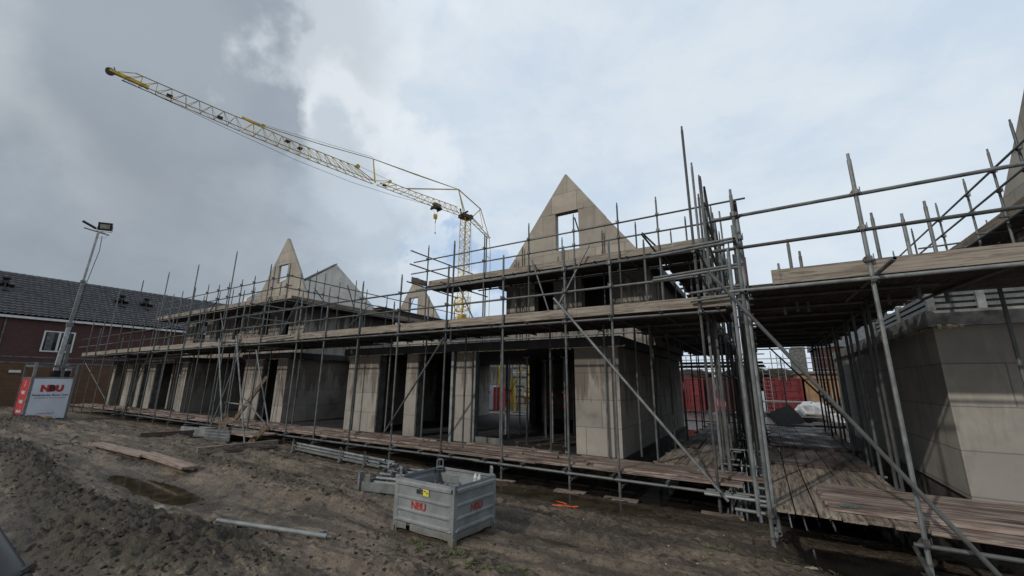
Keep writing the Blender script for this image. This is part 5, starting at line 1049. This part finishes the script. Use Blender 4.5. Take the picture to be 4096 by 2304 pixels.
for nm_, pts in (('black cable snaking over the mud at the far left', [(-24, 4.6), (-21.5, 4.35), (-19.5, 4.55), (-17.8, 4.1), (-17.0, 4.2)]), ('thin black cable on the mud left of the pale planks', [(-19, 3.9), (-17.2, 3.75), (-15.8, 3.95), (-14.6, 3.8)])):
    mb = MB(); pp = []
    for (xa, ya), (xb, yb) in zip(pts[:-1], pts[1:]):
        for k in range(10): f = k/10; x_, y_ = xa+(xb-xa)*f, ya+(yb-ya)*f+.06*math.sin(f*6.28); pp.append((x_, y_, gz(x_, y_)+.015))
    mb.path(pp, .012, 5); tag(mb.build('cable', 'black'), nm_, 'cable')
# black pipe close to the camera
bp = thing('black_pipe', (-.85, .12, 1.7), 'dark pipe with a black cable tie cut off by the lower left corner', 'pipe')

# ------------------------------------------------------------------ behind the gap and the opening
def container(x0, x1, y0, y1, lab, m='cont', num=None, doors=True):
    c_ = thing('shipping_container', ((x0+x1)/2, y0, 0), lab, 'container')
    MB().box((x0, y0, 0), (x1, y1, .12)).box((x0, y0, 2.36), (x1, y1, 2.48)).box((x0, y0, .12), (x0+.12, y0+.12, 2.36)).box((x1-.12, y0, .12), (x1, y0+.12, 2.36)).build('frame', m, c_)
    n = 2
    for i in range(n):
        a = x0+.14+(x1-x0-.28)*i/n; b = x0+.14+(x1-x0-.28)*(i+1)/n-.02; mb = MB().box((a, y0+.05, .14), (b, y0+.1, 2.34))
        for z in (.35, .75, 1.15, 1.55, 1.95): mb.box((a+.08, y0+.02, z), (b-.08, y0+.05, z+.16))
        d_ = mb.build('door', m, c_); MB().tube((b-.1, y0, .2), (b-.1, y0, 2.3), .02, 6).tube((a+.12, y0, .2), (a+.12, y0, 2.3), .02, 6).box((a+.3, y0-.02, 1.1), (a+.6, y0+.01, 1.3)).build('lock_bar', m, d_)
    mb = MB()
    yy = y0+.14
    while yy < y1-.3: mb.box((x0+.02, yy, .12), (x0+.06, yy+.16, 2.36)).box((x1-.06, yy, .12), (x1-.02, yy+.16, 2.36)); yy += .3
    mb.box((x0+.06, y0+.12, .12), (x1-.06, y1, 2.36)); mb.build('side_panel', m, c_)
    if num: textmesh('number', num, .5, 'sign', (x0+.55, y0-.03, 1.6), (1, 0, 0), (0, 0, 1), c_, .002, .01)
    return c_
container(.0, 2.4, 35.8, 42, 'red shipping container with ribbed doors seen down the gap')
container(-3.4, -.6, 33.5, 40, 'dull red shipping container numbered 14 behind the pole forest', 'contd', '14')
container(-6.2, -3.9, 34.8, 40, 'red container glimpsed past the middle house wall', 'cont')
ca = thing('plywood_cabin', (5.5, 36, 0), 'plywood boarded site cabin right of the red container', 'cabin')
MB().box((2.55, 36, .0), (5.1, 42, 2.4)).build('wall', 'ply', ca); MB().box((6.1, 36.01, 0), (12, 42, 2.4)).build('wall', 'ply', ca); MB().box((5.1, 38, 0), (6.1, 38.1, 2.4)).build('doorway', 'black', ca)
MB().box((2.2, 35.9, 2.41), (12, 42, 2.76)).build('fascia', 'ply', ca); MB().box((2.1, 35.7, 2.77), (12.2, 42, 2.9)).build('roof', 'slabg', ca)
for x in (2.7, 3.6, 4.6, 3.1): MB().box((x, 35.96, .1), (x+.05, 36, 2.35)).build('batten', 'ply', ca)
def ladder(x, y, z0, z1, lab, lean=.25):
    l_ = thing('ladder', (x, y, z0), lab, 'ladder', 'ladders behind the gap')
    for o in (0, .42): MB().tube((x+o, y-lean, z0), (x+o, y, z1), .022, 5).build('stile', 'galv2', l_)
    mb = MB(); z = z0+.25
    while z < z1: yy = y-lean*(1-(z-z0)/(z1-z0)); mb.tube((x, yy, z), (x+.42, yy, z), .016, 5); z += .28
    mb.build('rungs', 'galv2', l_)
ladder(.10, 35.2, 0, 3.3, 'ladder leaning against the red container'); ladder(1.05, 35.3, 2.3, 4.2, 'short ladder on top of the red container'); ladder(3.35, 35.5, 0, 3.0, 'ladder leaning against the plywood cabin')
bk = thing('far_scaffold', (2, 44, 0), 'distant scaffold with rails above the containers and cabin', 'scaffold')
for z in (2.9, 3.4, 3.9, 4.3): bar(bk, 'guard_rail', (-14, 44, z), (16, 44, z), r=.035)
for i in range(17): bar(bk, 'standard', (-13.5+i*1.8, 44, 0), (-13.5+i*1.8, 44, 4.3+(i % 3)*.35), r=.035)
MB().box((-14, 43.4, 2.95), (16, 44, 3.15)).build('toe_board', 'toe', bk)
rk = thing('barrier_rail', (2, 30, 0), 'long grey tube barrier in front of the red container', 'barrier')
for z in (.95, 1.02): bar(rk, 'rail', (-1.0, 31, z), (3.9, 31, z-.02), 'galv2', r=.03)
for x in (-.8, 2.35, 3.8): bar(rk, 'post', (x, 31, 0), (x, 31, 1.3), r=.035)
t2 = thing('tipped_trough', (.8, 20, .5), 'dark ribbed metal trough tipped over at the end of the walkway', 'trough')
mb = MB(); q0 = np.array((.56, 19.2, .38)); ua = nv((.75, .5, .35)); ub2 = nv((-.55, .3, .75)); 
MB().obox(q0+ua*.35+ub2*.35, ua*.50, ub2*.40, nv(np.cross(ua, ub2))*.02).build('bottom_sheet', 'craned', t2)
for k in range(5): MB().obox(q0+ua*(.35-.44+k*.22)+ub2*.35-nv(np.cross(ua, ub2))*.04, ua*.012, ub2*.40, nv(np.cross(ua, ub2))*.03).build('rib', 'galv', t2)
MB().obox(q0-ua*.2+ub2*.3+(0, .25, 0), nv((.1, .9, -.2))*.3, ub2*.4, ua*.012).build('end_sheet', 'craned', t2)
gr = thing('steel_grating', (1.6, 19.3, .45), 'pale steel grating panels lying past the end of the walkway', 'grating')
for j, (ox, oy) in enumerate([(.95, 19.0), (1.75, 19.4)]):
    mb = MB()
    for k in range(9): mb.obox((ox+k*.075, oy+.5, .55), (.016, .0, 0), (.2, .6, 0), (0, 0, .02))
    mb.build('grating_panel', 'galv2', gr)
for i, (x, y, r_, sx, lab) in enumerate([(2.35, 30, .75, 1.2, 'white plastic sheet heap before the plywood cabin'), (4.3, 28.5, .72, 1.2, 'film-wrapped pallet load at the right end of the gap'), (3.1, 24.5, .45, 1.6, 'low plastic-wrapped pack beside the walkway poles')]):
    tag(MB().blob((x, y, .45), r_, 31+i, 12, 7, (sx, 1, .8), .14).build('plastic_heap', 'film'), lab, 'plastic wrap')
for i, (x, y, z, w, h) in enumerate([(1.5, 24, .35, 1.6, .22), (2.6, 26, .3, 1.9, .3), (.3, 27, .3, 1.5, .25), (-.9, 25, .3, 1.2, .3), (2.3, 21.5, .35, 1.5, .16), (-.6, 21.5, .3, .8, .5)]):
    mb = MB()
    for k in range(4): mb.box((x-w/2+.02*k, y-.4, z+k*h/4), (x+w/2-.03*k, y+.4, z+k*h/4+h/5))
    tag(mb.build('board_stack', 'wx' if i % 2 else 'dk'), ['low stack of pale boards past the grating', 'wide board stack before the cabin', 'board stack left of the tipped trough', 'board stack behind the pole forest', 'thin boards right of the grating', 'square pack left of the gap'][i], 'stack', 'stacks of boards beyond the walkway')
tag(MB().blob((-2.1, 26, .85), .28, 51, 9, 6, (1, 1, 1.5), .2).build('pink_sack', 'pink'), 'pink sack behind the pole forest', 'sack')
sp = MB(); 
for k in range(40): sp.blob((random.uniform(-13, 2.2), random.uniform(40, 43), random.uniform(1.8, 3.0)), random.uniform(.5, 1.1), k, 8, 5, (1.6, 1, .7), .25)
tag(sp.build('spoil_heap', 'clod'), 'earth heap behind the red containers', 'heap', kind='stuff')
fb = thing('far_brick_house', (9, 60, 0), 'far dark brick house seen through the gap at the right', 'house')
MB().box((5.6, 55, 0), (16, 64, 6)).build('wall', 'brick', fb); MB().add([(5.3, 54.8, 6), (16.2, 54.8, 6), (16.2, 64, 6), (5.3, 64, 6), (5.3, 59.5, 9.8), (16.2, 59.5, 9.8)], [(0, 1, 5, 4), (2, 3, 4, 5), (0, 4, 3), (1, 2, 5)]).build('roof', 'tile', fb)
w_ = MB().box((7.0, 54.94, 3.4), (8.2, 55, 5)).build('window', 'white', fb); MB().box((7.1, 54.92, 3.5), (8.1, 54.94, 4.9)).build('pane', 'glass', w_)
tag(MB().box((4.0, 70, 0), (5.6, 76, 7.2)).build('far_tower', 'slabg'), 'distant grey tower block above the cabin roof', 'building')
# grey stillage on the right slab
sg = thing('steel_stillage', (3, 9.6, 3.17), 'grey ribbed steel stillage on the slab of the right house', 'crate')
mb = MB()
for z in (3.32, 3.42, 3.52): mb.box((2.62, 9.50, z), (4.6, 9.54, z+.06)); mb.box((2.60, 9.54, z), (2.64, 13.6, z+.06))
mb.box((2.66, 9.56, 3.30), (4.56, 13.5, 3.56)); mb.build('side_ribs', 'galv', sg)
for x, y in ((2.55, 9.46), (3.15, 9.46), (4.6, 9.46), (2.56, 11.3), (2.56, 13.5)): MB().box((x, y, 3.17), (x+.10, y+.08, 3.64)).build('corner_leg', 'galv2', sg)
# plank pile on the left upper deck
for k in range(16):
    y0 = 14.6+random.uniform(-.3, .3)+(k % 4)*.1; z = 5.46+.045*(k // 1.6); tag(MB().box((-17.9+.02*k, y0, 5.46+.048*k if k < 10 else 5.46+.048*(k-10)), (-17.1+.02*k if k < 10 else -17.0, y0+(4.8 if k < 10 else 2.0), 5.50+.048*k if k < 10 else 5.50+.048*(k-10)+.001)).build('stacked_board', 'dk'), 'dark scaffold board in the pile on the left upper deck', 'plank', 'boards piled on the left upper deck') if k < 9 else None
# things glimpsed through the opening: cabinet board, red panel, yellow machine
sb = thing('site_sign_box', (-17.5, 24, 0), 'white and red panelled site box seen through the wide opening', 'sign box')
MB().box((-17.1, 24, .15), (-16.06, 24.6, 1.76)).build('white_panel', 'sign', sb); MB().box((-16.04, 24.02, .15), (-15.4, 24.6, 1.68)).build('red_panel', 'signred', sb); MB().box((-16.9, 23.97, 1.2), (-16.3, 24, 1.4)).build('logo_bar', 'red', sb)
MB().box((-16.9, 23.6, -.02), (-13, 24.5, .12)).build('footing', 'slabg', sb)
ym = thing('yellow_machine', (-15, 26, 0), 'yellow site machine and lattice frame seen through the wide opening', 'machine')
MB().box((-19.0, 26, 1.5), (-17.7, 28, 2.5)).box((-17.0, 26, 1.4), (-16.9, 26.1, 3.4)).box((-15.9, 26, 0), (-15.6, 26.2, 2.2)).build('body', 'crane', ym); MB().box((-14.7, 26.5, .9), (-13.8, 27, 3.4)).build('panel', 'paleyel', ym)
MB().tube((-15.2, 25.9, 0), (-14.9, 25.9, 3.2), .05, 5).tube((-15.9, 25.9, 1.2), (-14.8, 25.9, 3.0), .05, 5).tube((-14.6, 25.8, 1.8), (-13.4, 25.8, .6), .06, 5).tube((-14.6, 25.8, .5), (-13.4, 25.8, 1.9), .06, 5).tube((-14.0, 25.8, 0), (-14.0, 25.8, 1.5), .08, 6).tube((-13.0, 25.8, 2.8), (-13.6, 25.8, .1), .06, 5).blobby if False else None
MB().tube((-15.2, 25.9, 0), (-14.9, 25.9, 3.2), .05, 5).tube((-15.9, 25.9, 1.2), (-14.8, 25.9, 3.0), .05, 5).tube((-14.6, 25.8, 1.8), (-13.4, 25.8, .6), .06, 5).tube((-14.6, 25.8, .5), (-13.4, 25.8, 1.9), .06, 5).tube((-14.0, 25.8, 0), (-14.0, 25.8, 1.5), .08, 6).build('lattice_frame', 'paleyel', ym)
MB().tube((-14.5, 25.7, 1.1), (-13.2, 25.7, 1.1), .22, 10).build('drum', 'paleyel', ym)
hb_ = thing('rear_house_block', (-22, 36, 0), 'grey scaffolded house block far behind the wide opening', 'house')
MB().box((-34, 36, 0), (-13, 42, 5.6)).build('wall', 'slabg', hb_); MB().add([(-34.3, 35.8, 5.6), (-12.7, 35.8, 5.6), (-12.7, 42.2, 5.6), (-34.3, 42.2, 5.6), (-34.3, 39, 8.2), (-12.7, 39, 8.2)], [(0, 1, 5, 4), (2, 3, 4, 5), (0, 4, 3), (1, 2, 5)]).build('roof', 'tile', hb_)
for z in (1.0, 2.0, 2.9, 3.8): MB().box((-34, 35.2, z), (-13, 35.3, z+.12)).build('scaffold_board', 'galv2', hb_)
for x_ in (-32, -29.5, -27, -24.5, -22, -19.5, -17, -14.5): MB().tube((x_, 35.2, 0), (x_, 35.2, 5), .05, 5).build('pole', 'galv2', hb_)
gs = thing('rear_scaffold', (-13, 19, 0), 'dark scaffold poles behind the middle house seen through the opening', 'scaffold')
for x in (-14.6, -14.2, -13.9, -13.5, -13.1, -12.5, -12.2, -11.9, -11.5, -11.2, -10.6, -10.2, -9.6): bar(gs, 'standard', (x, 19, 0), (x, 19, 5.2), 'clamp')
for z in (.45, 3.2, 3.9, 4.4): bar(gs, 'ledger', (-16, 19, z), (-8, 19, z), 'clamp')
MB().box((-16, 18, .40), (-8, 19, .44)).build('deck', 'wx', gs)
# black pipe close to the camera
pa, pb = np.array((-.86, .13, 1.795)), np.array((-.83, .17, 1.725)); pe = nv(pb-pa)
MB().tube(pa-pe*.25, pb+pe*.3, .042, 32).build('pipe', 'blackpipe', bp, smooth=True)
mb = MB(); cc = pa*.45+pb*.55; w1 = nv(np.cross(pe, (0, 0, 1))); w2 = np.cross(pe, w1)
for k in range(28):
    a, b = 6.283*k/28, 6.283*(k+1)/28; mb.tube(cc+pe*(.012*math.sin(a))+(w1*math.cos(a)+w2*math.sin(a))*.046, cc+pe*(.012*math.sin(b))+(w1*math.cos(b)+w2*math.sin(b))*.046, .004, 6)
mb.build('cable_tie', 'black', bp)
